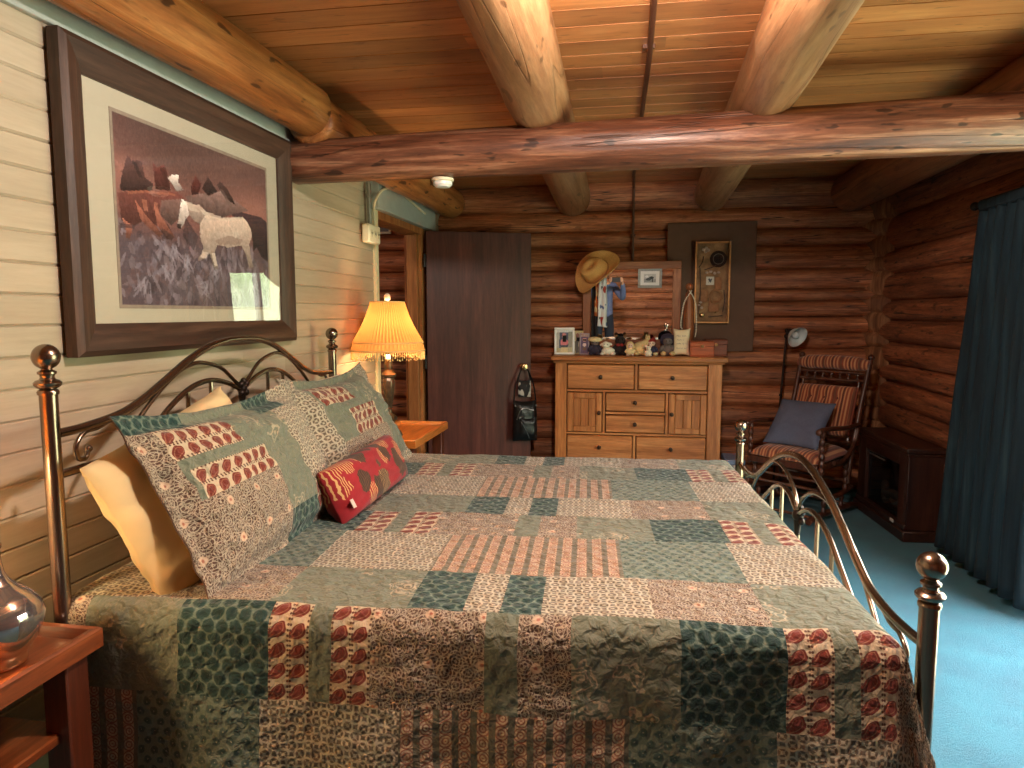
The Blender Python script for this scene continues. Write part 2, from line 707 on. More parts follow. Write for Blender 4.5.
struct('wall_hall', mb, plain('hall_far_wall', C(110, 76, 50), .8))

# ceiling boards
mb = MB()
y = YF
bw = .149
i = 0
while y < YB + .1:
    for a, b in ((-2.4, .9 + (i * .77) % .9), (.9 + (i * .77) % .9, 3.75)):
        vs = [(a, y + .005, ZC + .012), (a, y + .006, ZC), (a, y + bw - .001, ZC), (a, y + bw + .0, ZC + .012), (a, y + bw + .0005, ZC + .03), (a, y + .0045, ZC + .03)]
        vs += [(b, q, r) for _, q, r in vs]
        mb.add(vs, [(k, (k + 1) % 6, 6 + (k + 1) % 6, 6 + k) for k in range(6)] + [tuple(range(6)), tuple(range(11, 5, -1))])
    y += bw
    i += 1
mb.bx(-2.5, 3.9, YF - .2, YB + .25, ZC + .03, ZC + .1, .001, mi=1)
struct('ceiling', mb, [M_CEIL, plain('ceiling_gap', C(30, 18, 12), .9)], label='plank ceiling of orange brown boards')


def log_beam(name, p0, p1, r0, r1, mat, label, seed, seg=22, endround=True, knots=()):
    p0, p1 = V(p0), V(p1)
    n = 40
    ax = (p1 - p0).normalized()
    up = V((0, 0, 1))
    sd = ax.cross(up).normalized()
    vs, fs = [], []
    rows = [(-.0, .86), (.004, .95)] if endround else []
    ts = [0] + [(.006 + .988 * i / n) for i in range(n + 1)] + [1]
    for i, t in enumerate(ts):
        r = r0 + (r1 - r0) * t
        e = .88 if (endround and i in (0, len(ts) - 1)) else 1
        c = p0.lerp(p1, t) + sd * (.008 * noise3(t * 3, seed, 0)) + up * (.006 * noise3(t * 3, seed, 5))
        for k in range(seg):
            a = 2 * PI * k / seg
            g = 1 + .045 * noise3(math.cos(a) * 1.2, math.sin(a) * 1.2 + seed, t * 3) + .02 * noise3(math.cos(a) * 4, math.sin(a) * 4 + seed, t * 14)
            for (kt, ka, kr) in knots:
                da = (a - ka + PI) % (2 * PI) - PI
                g += kr * math.exp(-((t - kt) / .025) ** 2 - (da / .35) ** 2)
            vs.append(c + sd * (r * e * g * math.cos(a)) + up * (r * e * g * math.sin(a)))
    for i in range(len(ts) - 1):
        for k in range(seg):
            k2 = (k + 1) % seg
            fs.append((i * seg + k, i * seg + k2, (i + 1) * seg + k2, (i + 1) * seg + k))
    fs.append(tuple(range(seg - 1, -1, -1)))
    fs.append(tuple((len(ts) - 1) * seg + k for k in range(seg)))
    mb = MB()
    mb.add(vs, fs)
    o = struct(name, mb, mat, smooth=60, label=label)
    return o


log_beam('ceiling_beam', (.02, 3.24, 2.138), (3.62, 3.20, 2.19), .101, .118, M_BEAM, 'long reddish log beam crossing the whole room', 1)
log_beam('ceiling_beam', (.142, YF, 2.362), (.142, 3.19, 2.36), .119, .119, M_JOIST2, 'honey coloured log above the framed horse picture', 2)
log_beam('ceiling_beam', (.15, 3.16, 2.322), (.16, 5.72, 2.315), .118, .12, M_JOIST2, 'log above the doorway with a round sawn end', 3)
log_beam('ceiling_beam', (1.345, YF, 2.39), (1.15, 5.9, 2.352), .118, .145, M_JOIST, 'pale peeled log joist with flecks meeting the beam above the bed', 4, knots=((.6, -2.2, .12),))
log_beam('ceiling_beam', (2.09, YF, 2.39), (2.25, 5.9, 2.352), .136, .13, M_JOIST, 'pale peeled log joist with a large knot', 5, knots=((.52, -2.6, .3), (.56, -1.2, .15)))
log_beam('ceiling_beam', (3.30, YF, 2.36), (3.29, 5.9, 2.345), .15, .15, M_JOIST3, 'dark log joist beside the right wall with a long crack', 6)

# pale trim under the side log, door casing
mb = MB()
mb.bx(.0, .022, YF, 4.30, 2.232, 2.30, .003)
struct('trim_2', mb, M_TRIM, label='grey white board along the top of the plank wall')
mb = MB(); mb.bx(.0, .055, 4.32, 5.62, 2.08, 2.262, .004)
struct('trim_3', mb, M_TRIM, label='grey white header board above the doorway')
mb = MB(); mb.bx(-.12, .018, 4.345, 4.40, 0, 2.08, .004)
struct('trim_4', mb, M_TRIM_WARM, label='cream corner board at the end of the plank wall')
mb = MB()
mb.bx(-.13, .012, 4.40, 5.44, 2.03, 2.08, .003)
mb.bx(-.13, .012, 5.36, 5.44, 0, 2.03, .003)
mb.bx(-.10, -.01, 5.31, 5.36, 0, 2.03, .006)
mb.bx(-.13, .0, 4.40, 4.425, 0, 2.03, .003)
struct('trim_5', mb, M_JAMB, label='light wood door frame')

# the open door
HINGE = V((.045, 5.372, 0)); FREE = V((.835, 5.672, 0))
DV = (FREE - HINGE); DW = DV.length; DV.normalize()
DN = V((DV.y, -DV.x, 0))                          # towards the camera
MD = frame_M((HINGE.x, HINGE.y, 0), DV, (0, 0, 1))  # local x along door, y up, z = DN
mb = MB(); mb.bx(0, DW, .02, 2.06, -.036, 0, .003, M=MD)
door = struct('door_1', mb, M_DOOR, label='dark brown flush door standing open')
mb = MB()
for zz in (.25, 1.03, 1.83):
    mb.tube([MD @ V((-.012, zz - .052, .004)), MD @ V((-.012, zz + .052, .004))], .011, 8)
mb.each('hinge', M_BLACK, door)
KN = MD @ V((DW - .065, .985, 0))
mb = MB()
mb.lathe([(.026, 0), (.026, .006), (.012, .012), (.011, .03), (.024, .04), (.028, .052), (.022, .064), (0, .068)], 18, M=frame_M(KN, DV, (0, 0, 1)))
M_BRASS = plain('aged_brass', C(205, 170, 120), .25, 1.0, var=.08)
mb.build('door_knob', M_BRASS, door)

# window / sliding door in the right wall
M_WFRAME = plain('window_frame_paint', C(220, 220, 214), .4, var=.03)
mb = MB()
x0, x1 = XR - .03, XR + .1
mb.bx(x0, x1, WY0 - .02, WY0 + .05, 0.0, WZ1, .004)
mb.bx(x0, x1, WY1 - .05, WY1 + .02, 0.0, WZ1, .004)
mb.bx(x0, x1, WY0, WY1, WZ1 - .06, WZ1 + .0, .004)
mb.bx(x0, x1, WY0, WY1, 0.0, .07, .004)
mb.bx(x0 + .03, x1 - .02, (WY0 + WY1) / 2 - .04, (WY0 + WY1) / 2 + .04, .06, WZ1 - .05, .004)
win = struct('window_1', mb, M_WFRAME, label='wide sliding window in the log wall')
mb = MB(); mb.bx(XR + .03, XR + .036, WY0 + .05, WY1 - .05, .07, WZ1 - .06, .0005)
mb.build('pane', mat_pane('window_glass'), win)

# conduits on ceiling and back wall
M_COND = plain('brown_conduit', C(92, 52, 34), .45, var=.1)
mb = MB()
mb.tube([(1.73, YF + .02, 2.466), (1.70, 3.05, 2.466), (1.64, 5.60, 2.466)] , .011, 8)
for yy in (-.3, .8, 1.9, 2.95, 4.2, 5.3):
    mb.box((1.725 - .07 * max(0, (yy - 1)) / 4.6, yy, 2.474), (.05, .016, .02), .003)
tag(mb.build('conduit', M_COND), 'brown conduit running along the ceiling boards', 'conduit')
mb = MB()
pts = crom([(1.642, 5.60, 2.466), (1.642, 5.80, 2.455), (1.642, 5.872, 2.39), (1.642, 5.882, 2.2), (1.642, 5.886, 1.72)], 6)
mb.tube(pts, .011, 8)
mb.box((1.642, 5.894, 2.05), (.04, .03, .02), .003)
tag(mb.build('conduit', M_COND), 'brown conduit dropping down the log wall behind the mirror', 'conduit')

# outlet box, pipe and cable at the end of the plank wall
M_CREAM = plain('cream_plastic', C(232, 220, 190), .4, var=.03)
M_GALV = plain('galvanised_pipe', C(150, 146, 138), .4, .7, var=.1)
t = thing('outlet_box', 'cream triple outlet box on the corner board above the lamp', 'outlet', (.02, 4.20, 1.905))
mb = MB(); mb.bx(.0, .05, -.095, .095, -.056, .056, .008); mb.build('box', M_CREAM, t)
mb = MB()
for q in (-.058, 0, .058):
    mb.lathe([(.022, 0), (.022, .003), (.0, .004)], 16, M=frame_M((.05, q - .0, .0), (0, 1, 0), (0, 0, 1)))
mb.each('socket_face', plain('socket_face', C(214, 200, 168), .45, var=.03), t)
mb = MB()
for q in (-.058, 0, .058):
    for d in (-.008, .008):
        mb.bx(.0535, .0555, q + d - .0015, q + d + .0015, -.007, .008, .0003)
mb.each('slot', M_BLACK, t)
mb = MB(); mb.tube([(.03, 4.215, 1.965), (.03, 4.205, 2.24)], .013, 10)
mb.tube([(.03, 4.205, 2.13), (.03, 4.207, 2.16)], .018, 10)
tag(mb.build('metal_pipe', M_GALV), 'short metal pipe rising from the outlet box', 'pipe')
mb = MB(); mb.tube(crom([(.034, 4.29, 1.965), (.034, 4.285, 2.08), (.05, 4.29, 2.14), (.066, 4.36, 2.2), (.068, 4.5, 2.235), (.068, 4.72, 2.24), (.062, 5.3, 2.18)], 8), .0085, 8)
tag(mb.build('cable', M_CREAM), 'white cable curving over the door header board', 'cable')

# smoke detector under the beam
t = thing('smoke_detector', 'round white smoke detector under the left part of the beam', 'smoke detector', (.765, 3.245, 2.045))
mb = MB(); mb.lathe([(.05, .0), (.052, -.004), (.052, -.012), (.046, -.016)], 24); mb.build('base', M_CREAM, t)
mb = MB(); mb.lathe([(.044, -.016), (.044, -.03), (.034, -.04), (0, -.042)], 24); mb.build('cover', plain('white_plastic', C(236, 234, 228), .4, var=.02), t)

# bare bulb ceiling light fed by the conduit, above the top edge of the photograph
t = thing('ceiling_light', 'bare bulb ceiling light at the end of the conduit, above the bed', 'ceiling light', (1.725, 1.66, 2.48))
mb = MB(); mb.lathe([(.06, 0), (.062, -.012), (.055, -.03), (.035, -.06), (.03, -.085), (0, -.088)], 26); mb.build('socket', plain('white_porcelain', C(232, 228, 218), .25, var=.02), t)
M_CB = bpy.data.materials.new('lit_ceiling_bulb'); M_CB.use_nodes = True
_q = M_CB.node_tree.nodes['Principled BSDF']
_q.inputs['Emission Color'].default_value = (1, .80, .60, 1); _q.inputs['Emission Strength'].default_value = 8
mb = MB(); mb.lathe([(.014, -.085), (.016, -.10), (.03, -.13), (.034, -.15), (.03, -.17), (.016, -.182), (0, -.185)], 20); mb.build('bulb', M_CB, t)
L = bpy.data.lights.new('ceiling_bulb_light', 'POINT'); L.energy = CEIL_W; L.color = (1, .88, .77); L.shadow_soft_size = .06
lo = bpy.data.objects.new('ceiling_bulb_light', L); COL.objects.link(lo); lo.parent = t; lo.location = (0, 0, -.25)

L = bpy.data.lights.new('hall_fill_light', 'POINT'); L.energy = 7; L.color = (1, .8, .62); L.shadow_soft_size = .1  # unseen light without a fixture, added to brighten the hall
lo = bpy.data.objects.new('hall_fill_light', L); COL.objects.link(lo); lo.location = (-1.3, 4.2, 2.2)
# ================================================================ BED
M_NICK = plain('brushed_bronze_metal', C(146, 128, 114), .24, 1.0, var=.06, scale=12)
M_KNOT = plain('dark_cast_knot', C(52, 42, 38), .4, .8, var=.1)
BT = math.radians(3.6)
bed = thing('bed', 'brass toned metal bed with arched headboard and footboard under the patchwork quilt', 'bed', (.24, 1.49, 0), BT)
BW, BL = 1.93, 2.07
M_BED = Matrix.Translation((.24, 1.49, 0)) @ Matrix.Rotation(BT, 4, 'Z')


def bed_post(x, y, h):
    mb = MB()
    r = .0205
    mb.lathe([(.0, 0), (.024, 0), (.025, .02), (r, .03), (r, h - .124), (r + .003, h - .124), (r + .004, h - .117), (r + .001, h - .112),
              (r - .003, h - .110), (r + .004, h - .107), (r + .0095, h - .101), (r + .0105, h - .095), (r + .005, h - .089), (r - .002, h - .087),
              (r - .005, h - .082), (r - .004, h - .076), (.021, h - .073), (.021, h - .068), (.012, h - .062), (.012, h - .055)], 28, c=(x, y, 0))
    o = mb.build('post', M_NICK, bed)
    mb = MB(); mb.ball((x, y, h - .0315), .0315, 28, 18)
    mb.build('finial', M_NICK, o)


bed_post(0, 0, 1.345); bed_post(0, BW, 1.345)
bed_post(BL, 0, .900); bed_post(BL, BW, .900)


def end_frame(x, rail, up, low, knot, curl, zlow, spz):
    """rail/up/low: (w, z) from the post towards the middle; mirrored about BW/2"""
    mid = BW / 2
    P = lambda l: [(x, w, z) for w, z in l]
    full = rail + [(2 * mid - w, z) for w, z in rail[::-1][1:]]
    mb = MB(); mb.tube(crom(P(full), 8), .0122, 14); mb.build('top_rail', M_NICK, bed)
    for s in (0, 1):
        f = (lambda w: w) if s == 0 else (lambda w: 2 * mid - w)
        mb = MB(); mb.tube(crom(P([(f(w), z) for w, z in up]), 8), .0072, 10); mb.build('arch', M_NICK, bed)
        mb = MB(); mb.tube(crom(P([(f(w), z) for w, z in low]), 8), .0092, 12); mb.build('arch', M_NICK, bed)
        mb = MB(); mb.tube(crom(P([(f(w), z) for w, z in curl]), 8), .0068, 10)
        mb.ball((x, f(curl[-1][0]), curl[-1][1]), .0105, 10, 8)
        mb.build('scroll', M_NICK, bed)
        for w, z in spz:
            mb = MB(); mb.tube([(x, f(w), z), (x, f(w), zlow)], .0075, 8); mb.build('spindle', M_NICK, bed)
    mb = MB(); mb.tube([(x, .02, zlow), (x, BW - .02, zlow)], .012, 10); mb.build('lower_rail', M_NICK, bed)
    mb = MB()
    k = knot
    mb.ball((x, mid, k), (.02, .022, .022), 14, 10)
    for a in (.6, 2.54, 3.9, 5.5, 1.57):
        mb.ball((x + .008, mid + .024 * math.cos(a), k + .026 * math.sin(a)), (.012, .012, .014), 10, 7)
    mb.tube([(x, mid, k), (x, mid, k - .07)], [.016, .010], 10)
    mb.build('knot', M_KNOT, bed)
    mb = MB(); mb.tube([(x, mid, k - .06), (x, mid, zlow)], .0095, 10); mb.build('spindle', M_NICK, bed)


end_frame(0, [(.02, 1.120), (.12, 1.122), (.262, 1.136), (.375, 1.168), (.485, 1.212), (.607, 1.262), (.73, 1.300), (.85, 1.318), (.965, 1.322)],
          [(.965 - .01, 1.138), (.895, 1.178), (.815, 1.224), (.70, 1.250), (.62, 1.248), (.535, 1.224), (.435, 1.172), (.327, 1.098), (.26, 1.016)],
          [(.955, 1.130), (.854, 1.166), (.745, 1.185), (.636, 1.176), (.528, 1.138), (.436, 1.085), (.375, 1.016)],
          1.135, [(.215, 1.125), (.165, 1.112), (.115, 1.108), (.082, 1.08), (.085, 1.045), (.112, 1.04), (.125, 1.062)], 1.016,
          [(.745, 1.184), (.60, 1.166)])
end_frame(BL, [(.02, .682), (.10, .676), (.21, .676), (.32, .692), (.42, .735), (.52, .785), (.65, .843), (.80, .888), (.965, .908)],
          [(.965, .712), (.915, .775), (.80, .823), (.66, .830), (.52, .795), (.40, .725), (.31, .656), (.22, .57), (.17, .50)],
          [(.955, .707), (.86, .748), (.755, .755), (.65, .728), (.55, .675), (.43, .606), (.33, .55), (.26, .50)],
          .70, [(.24, .675), (.185, .655), (.131, .652), (.095, .625), (.105, .582), (.15, .565), (.165, .59)], .50,
          [(.755, .754), (.61, .71)])
mb = MB(); mb.bx(.03, BL - .03, .015, .045, .24, .36, .004); mb.build('side_rail', M_BLACK, bed)
mb = MB(); mb.bx(.03, BL - .03, BW - .045, BW - .015, .24, .36, .004); mb.build('side_rail', M_BLACK, bed)
mb = MB(); mb.bx(.06, 1.99, .06, BW - .06, .22, .42, .03); mb.build('box_spring', plain('ticking', C(210, 204, 190), .8), bed)
mb = MB(); mb.bx(.06, 1.99, .06, BW - .06, .42, .672, .06); mb.build('mattress', plain('ticking', C(210, 204, 190), .8), bed)


# ---------------------------------------------------------------- patchwork fabrics (UV in metres, local to each patch)
def uvxy(nt):
    u = nd(nt, 'ShaderNodeUVMap', {'uv_map': 'UVMap'})
    s = nd(nt, 'ShaderNodeSeparateXYZ', Vector=u.outputs[0])
    return u.outputs[0], s.outputs[0], s.outputs[1]


def cell(nt, x, a, off=0.0):
    return ma(nt, 'MULTIPLY', ma(nt, 'SUBTRACT', ma(nt, 'FRACT', ma(nt, 'MULTIPLY_ADD', x, 1 / a, off)), .5), a)


def ln(nt, x, y):
    return ma(nt, 'SQRT', ma(nt, 'ADD', ma(nt, 'MULTIPLY', x, x), ma(nt, 'MULTIPLY', y, y)))


def hexd(nt, u, v, a, b):
    d1 = ln(nt, cell(nt, u, a), cell(nt, v, b))
    d2 = ln(nt, cell(nt, u, a, .5), cell(nt, v, b, .5))
    return ma(nt, 'MINIMUM', d1, d2)


def pucker(nt, b, uv, extra=None, st=1.0):
    n = nd(nt, 'ShaderNodeTexNoise', Vector=uv, Scale=42.0, Detail=3.0, Distortion=.6)
    w = nd(nt, 'ShaderNodeTexVoronoi', {'feature': 'SMOOTH_F1'}, Vector=uv, Scale=30.0)
    h = ma(nt, 'ADD', n.outputs[0], ma(nt, 'MULTIPLY', w.outputs[0], .8))
    bump(nt, b, h, st, .018)


def warp(nt, uv, sc=30.0, amt=.006):
    n = nd(nt, 'ShaderNodeTexNoise', Vector=uv, Scale=sc, Detail=1.0)
    va = nd(nt, 'ShaderNodeVectorMath', {'operation': 'MULTIPLY_ADD'})
    nt.links.new(n.outputs['Color'], va.inputs[0])
    va.inputs[1].default_value = (amt * 2, amt * 2, 0)
    nt.links.new(uv, va.inputs[2])
    s = nd(nt, 'ShaderNodeSeparateXYZ', Vector=va.outputs[0])
    return s.outputs[0], s.outputs[1]


def fabric(name):
    m, nt, b = newmat(name, .9)
    b.inputs['Sheen Weight'].default_value = .12
    return m, nt, b


def pat_dark():
    m, nt, b = fabric('teal_blob_print')
    uv, u, v = uvxy(nt)
    u, v = warp(nt, uv, 60, .006)
    d = hexd(nt, u, v, .038, .060)
    c = ramp(nt, ma(nt, 'MULTIPLY', d, 25), [(.0, C(24, 56, 50)), (.36, C(38, 76, 68)), (.46, C(122, 140, 122)), (1, C(116, 134, 116))])
    nt.links.new(c, b.inputs['Base Color']); pucker(nt, b, uv); return m


def pat_teal():
    m, nt, b = fabric('pale_teal_sprig_print')
    uv, u, v = uvxy(nt)
    u, v = warp(nt, uv, 60, .006)
    d = hexd(nt, u, v, .036, .05)
    c = ramp(nt, ma(nt, 'MULTIPLY', d, 25), [(.0, C(190, 190, 166)), (.07, C(74, 98, 88)), (.22, C(88, 110, 98)), (.28, C(136, 148, 128)), (1, C(130, 144, 126))])
    nt.links.new(c, b.inputs['Base Color']); pucker(nt, b, uv); return m


def pat_sage(emb=True):
    m, nt, b = fabric('sage_embroidered_cloth' if emb else 'plain_sage_cloth')
    uv, u, v = uvxy(nt)
    n = nd(nt, 'ShaderNodeTexNoise', Vector=uv, Scale=160.0, Detail=2.0)
    c = mix(nt, n.outputs[0], C(122, 128, 106), C(150, 154, 130))
    if emb:
        vo = nd(nt, 'ShaderNodeTexVoronoi', {'feature': 'F1'}, Vector=uv, Scale=6.5, Randomness=.75)
        d = vo.outputs['Distance']
        n2 = nd(nt, 'ShaderNodeTexNoise', Vector=uv, Scale=26.0, Detail=2.0)
        dd = ma(nt, 'ADD', d, ma(nt, 'MULTIPLY', ma(nt, 'SUBTRACT', n2.outputs[0], .5), .5))
        ins = ma(nt, 'SUBTRACT', 1.0, step(nt, dd, .36, .02))
        rg = ma(nt, 'ABSOLUTE', ma(nt, 'SINE', ma(nt, 'MULTIPLY', dd, 34)))
        lm = ma(nt, 'MULTIPLY', ins, step(nt, rg, .8, .12))
        c = mix(nt, ma(nt, 'MULTIPLY', lm, .85), c, C(212, 196, 164))
        core = ma(nt, 'MULTIPLY', ma(nt, 'SUBTRACT', 1.0, step(nt, dd, .16, .02)), ma(nt, 'SUBTRACT', 1.0, step(nt, rg, .55, .1)))
        c = mix(nt, ma(nt, 'MULTIPLY', core, .7), c, C(92, 78, 60))
        vine = nd(nt, 'ShaderNodeTexNoise', Vector=uv, Scale=14.0, Detail=1.0)
        vm = ma(nt, 'SUBTRACT', 1.0, step(nt, ma(nt, 'ABSOLUTE', ma(nt, 'SUBTRACT', vine.outputs[0], .5)), .012, .008))
        c = mix(nt, ma(nt, 'MULTIPLY', vm, .4), c, C(160, 154, 128))
    nt.links.new(c, b.inputs['Base Color']); pucker(nt, b, uv); return m


def pat_lattice():
    m, nt, b = fabric('taupe_ring_lattice_print')
    uv, u, v = uvxy(nt)
    u, v = warp(nt, uv, 70, .003)
    a = .042
    d = hexd(nt, u, v, a, a)
    r1 = ma(nt, 'SUBTRACT', 1.0, step(nt, ma(nt, 'ABSOLUTE', ma(nt, 'SUBTRACT', d, .0135)), .0026, .0012))
    r2 = ma(nt, 'SUBTRACT', 1.0, step(nt, d, .0045, .0015))
    dg = ma(nt, 'ABSOLUTE', ma(nt, 'SUBTRACT', ma(nt, 'ABSOLUTE', cell(nt, u, a)), ma(nt, 'ABSOLUTE', cell(nt, v, a))))
    r3 = ma(nt, 'SUBTRACT', 1.0, step(nt, dg, .0018, .001))
    k = ma(nt, 'MAXIMUM', ma(nt, 'MAXIMUM', r1, r2), ma(nt, 'MULTIPLY', r3, .6))
    c = mix(nt, k, C(126, 108, 88), C(222, 210, 182))
    nt.links.new(c, b.inputs['Base Color']); pucker(nt, b, uv); return m


def pat_floral():
    m, nt, b = fabric('brown_floral_print')
    uv, u, v = uvxy(nt)
    v1 = nd(nt, 'ShaderNodeTexVoronoi', {'feature': 'DISTANCE_TO_EDGE'}, Vector=uv, Scale=105.0)
    e = ma(nt, 'SUBTRACT', 1.0, step(nt, v1.outputs['Distance'], .065, .04))
    a = .055
    uu, vv = warp(nt, uv, 40, .005)
    d = hexd(nt, uu, vv, a, a)
    rg = step(nt, ma(nt, 'SINE', ma(nt, 'MULTIPLY', d, 780)), .66, .2)
    k = ma(nt, 'MAXIMUM', ma(nt, 'MULTIPLY', e, .75), ma(nt, 'MULTIPLY', rg, .8))
    c = mix(nt, k, C(108, 76, 60), C(226, 208, 178))
    fl = ma(nt, 'SUBTRACT', 1.0, step(nt, ln(nt, cell(nt, uu, .13, .2), cell(nt, vv, .11, .3)), .0125, .002))
    c = mix(nt, fl, c, C(240, 206, 172))
    fc = ma(nt, 'SUBTRACT', 1.0, step(nt, ln(nt, cell(nt, uu, .13, .2), cell(nt, vv, .11, .3)), .0045, .002))
    c = mix(nt, fc, c, C(196, 120, 92))
    nt.links.new(c, b.inputs['Base Color']); pucker(nt, b, uv); return m


def teardrop(nt, x, y, r, flip):
    """distance-like value of a paisley in centred cell coordinates"""
    yy = ma(nt, 'MULTIPLY', y, flip) if flip != 1 else y
    x2 = ma(nt, 'ADD', x, ma(nt, 'MULTIPLY', ma(nt, 'MULTIPLY', yy, ma(nt, 'ABSOLUTE', yy)), 40.0))
    w = ma(nt, 'MULTIPLY_ADD', yy, .52, 1.0 * r)
    return ma(nt, 'DIVIDE', ln(nt, x2, ma(nt, 'MULTIPLY', yy, .72)), ma(nt, 'MAXIMUM', w, .002))


def pat_paisley():
    m, nt, b = fabric('rust_paisley_band')
    uv, u, v = uvxy(nt)
    x = cell(nt, u, .05)
    y = cell(nt, v, .05)
    d = teardrop(nt, x, y, .0165, -1.0)
    red = C(142, 52, 34)
    cream = C(236, 212, 176)
    inr = ma(nt, 'SUBTRACT', 1.0, step(nt, ma(nt, 'ABSOLUTE', ma(nt, 'SUBTRACT', d, .62)), .05, .05))
    pz = ma(nt, 'SUBTRACT', 1.0, step(nt, d, 1.0, .06))
    c = mix(nt, ma(nt, 'MULTIPLY', inr, .6), red, C(214, 156, 120))
    c = mix(nt, pz, cream, c)
    # dotted brown edging beside each column
    ed = ma(nt, 'SUBTRACT', .025, ma(nt, 'ABSOLUTE', x))
    dots = ln(nt, ma(nt, 'SUBTRACT', ed, .003), cell(nt, v, .0125))
    dm = ma(nt, 'SUBTRACT', 1.0, step(nt, dots, .0032, .001))
    c = mix(nt, dm, c, C(110, 64, 44))
    nt.links.new(c, b.inputs['Base Color']); pucker(nt, b, uv); return m


def pat_stripe():
    m, nt, b = fabric('rust_floral_stripe')
    uv, u, v = uvxy(nt)
    p = .045
    x = cell(nt, u, p)
    band = ma(nt, 'SUBTRACT', 1.0, step(nt, ma(nt, 'ABSOLUTE', ma(nt, 'ADD', x, .003)), .0145, .0012))
    d = ln(nt, ma(nt, 'ADD', x, .003), cell(nt, v, .034))
    rg = step(nt, ma(nt, 'SINE', ma(nt, 'MULTIPLY_ADD', d, 820, 1.2)), .25, .2)
    vo = nd(nt, 'ShaderNodeTexVoronoi', {'feature': 'DISTANCE_TO_EDGE'}, Vector=uv, Scale=80.0)
    e = ma(nt, 'SUBTRACT', 1.0, step(nt, vo.outputs['Distance'], .09, .05))
    k = ma(nt, 'MAXIMUM', ma(nt, 'MULTIPLY', rg, .8), ma(nt, 'MULTIPLY', e, .4))
    c = mix(nt, k, C(232, 206, 170), C(158, 74, 52))
    n = nd(nt, 'ShaderNodeTexNoise', Vector=uv, Scale=160.0)
    sg = mix(nt, n.outputs[0], C(116, 106, 86), C(142, 134, 110))
    c = mix(nt, band, sg, c)
    nt.links.new(c, b.inputs['Base Color']); pucker(nt, b, uv); return m


PATS = [pat_dark(), pat_teal(), pat_sage(True), pat_sage(False), pat_lattice(), pat_floral(), pat_paisley(), pat_stripe()]
for _m in PATS:      # the cloth is a shade deeper than the print colours
    _n = _m.node_tree
    _i = _n.nodes['Principled BSDF'].inputs['Base Color']
    _s = _i.links[0].from_socket
    _h = nd(_n, 'ShaderNodeHueSaturation', Color=_s)
    _h.inputs['Value'].default_value = .57
    _n.links.new(_h.outputs[0], _i)
DK, TL, SE, SP, LA, FL, PA, ST = range(8)
PX, PY = 1.22, .82
X0, Y0 = .55, .615
# columns are offsets from the start of a repeat
ROW_P = [(.0, .10, PA), (.10, .155, SP), (.155, .255, PA), (.255, .53, FL), (.53, .61, SP), (.61, .735, FL), (.735, .985, SE), (.985, 1.22, DK)]
ROW_S = [(0, .33, LA), (.33, .87, ST), (.87, 1.2, TL), (1.2, 1.22, LA)]
ROW_D = [(0, .33, SE), (.33, .47, DK), (.47, .56, LA), (.56, .66, DK), (.66, .93, LA), (.93, 1.2, FL), (1.2, 1.22, SE)]
BANDS = [(0.0, .24, ROW_P), (.24, .49, ROW_D), (.49, .82, ROW_S)]   # going up in y': paisley, (next repeat's) diamonds, stripes


def quilt_patch(s, t):
    rel = (t - Y0) % PY
    for b0, b1, row in BANDS:
        if b0 <= rel < b1:
            rx = (s - X0) % PX
            for c0, c1, p in row:
                if c0 <= rx < c1:
                    return p, rx - c0, rel - b0
    return SP, 0, 0


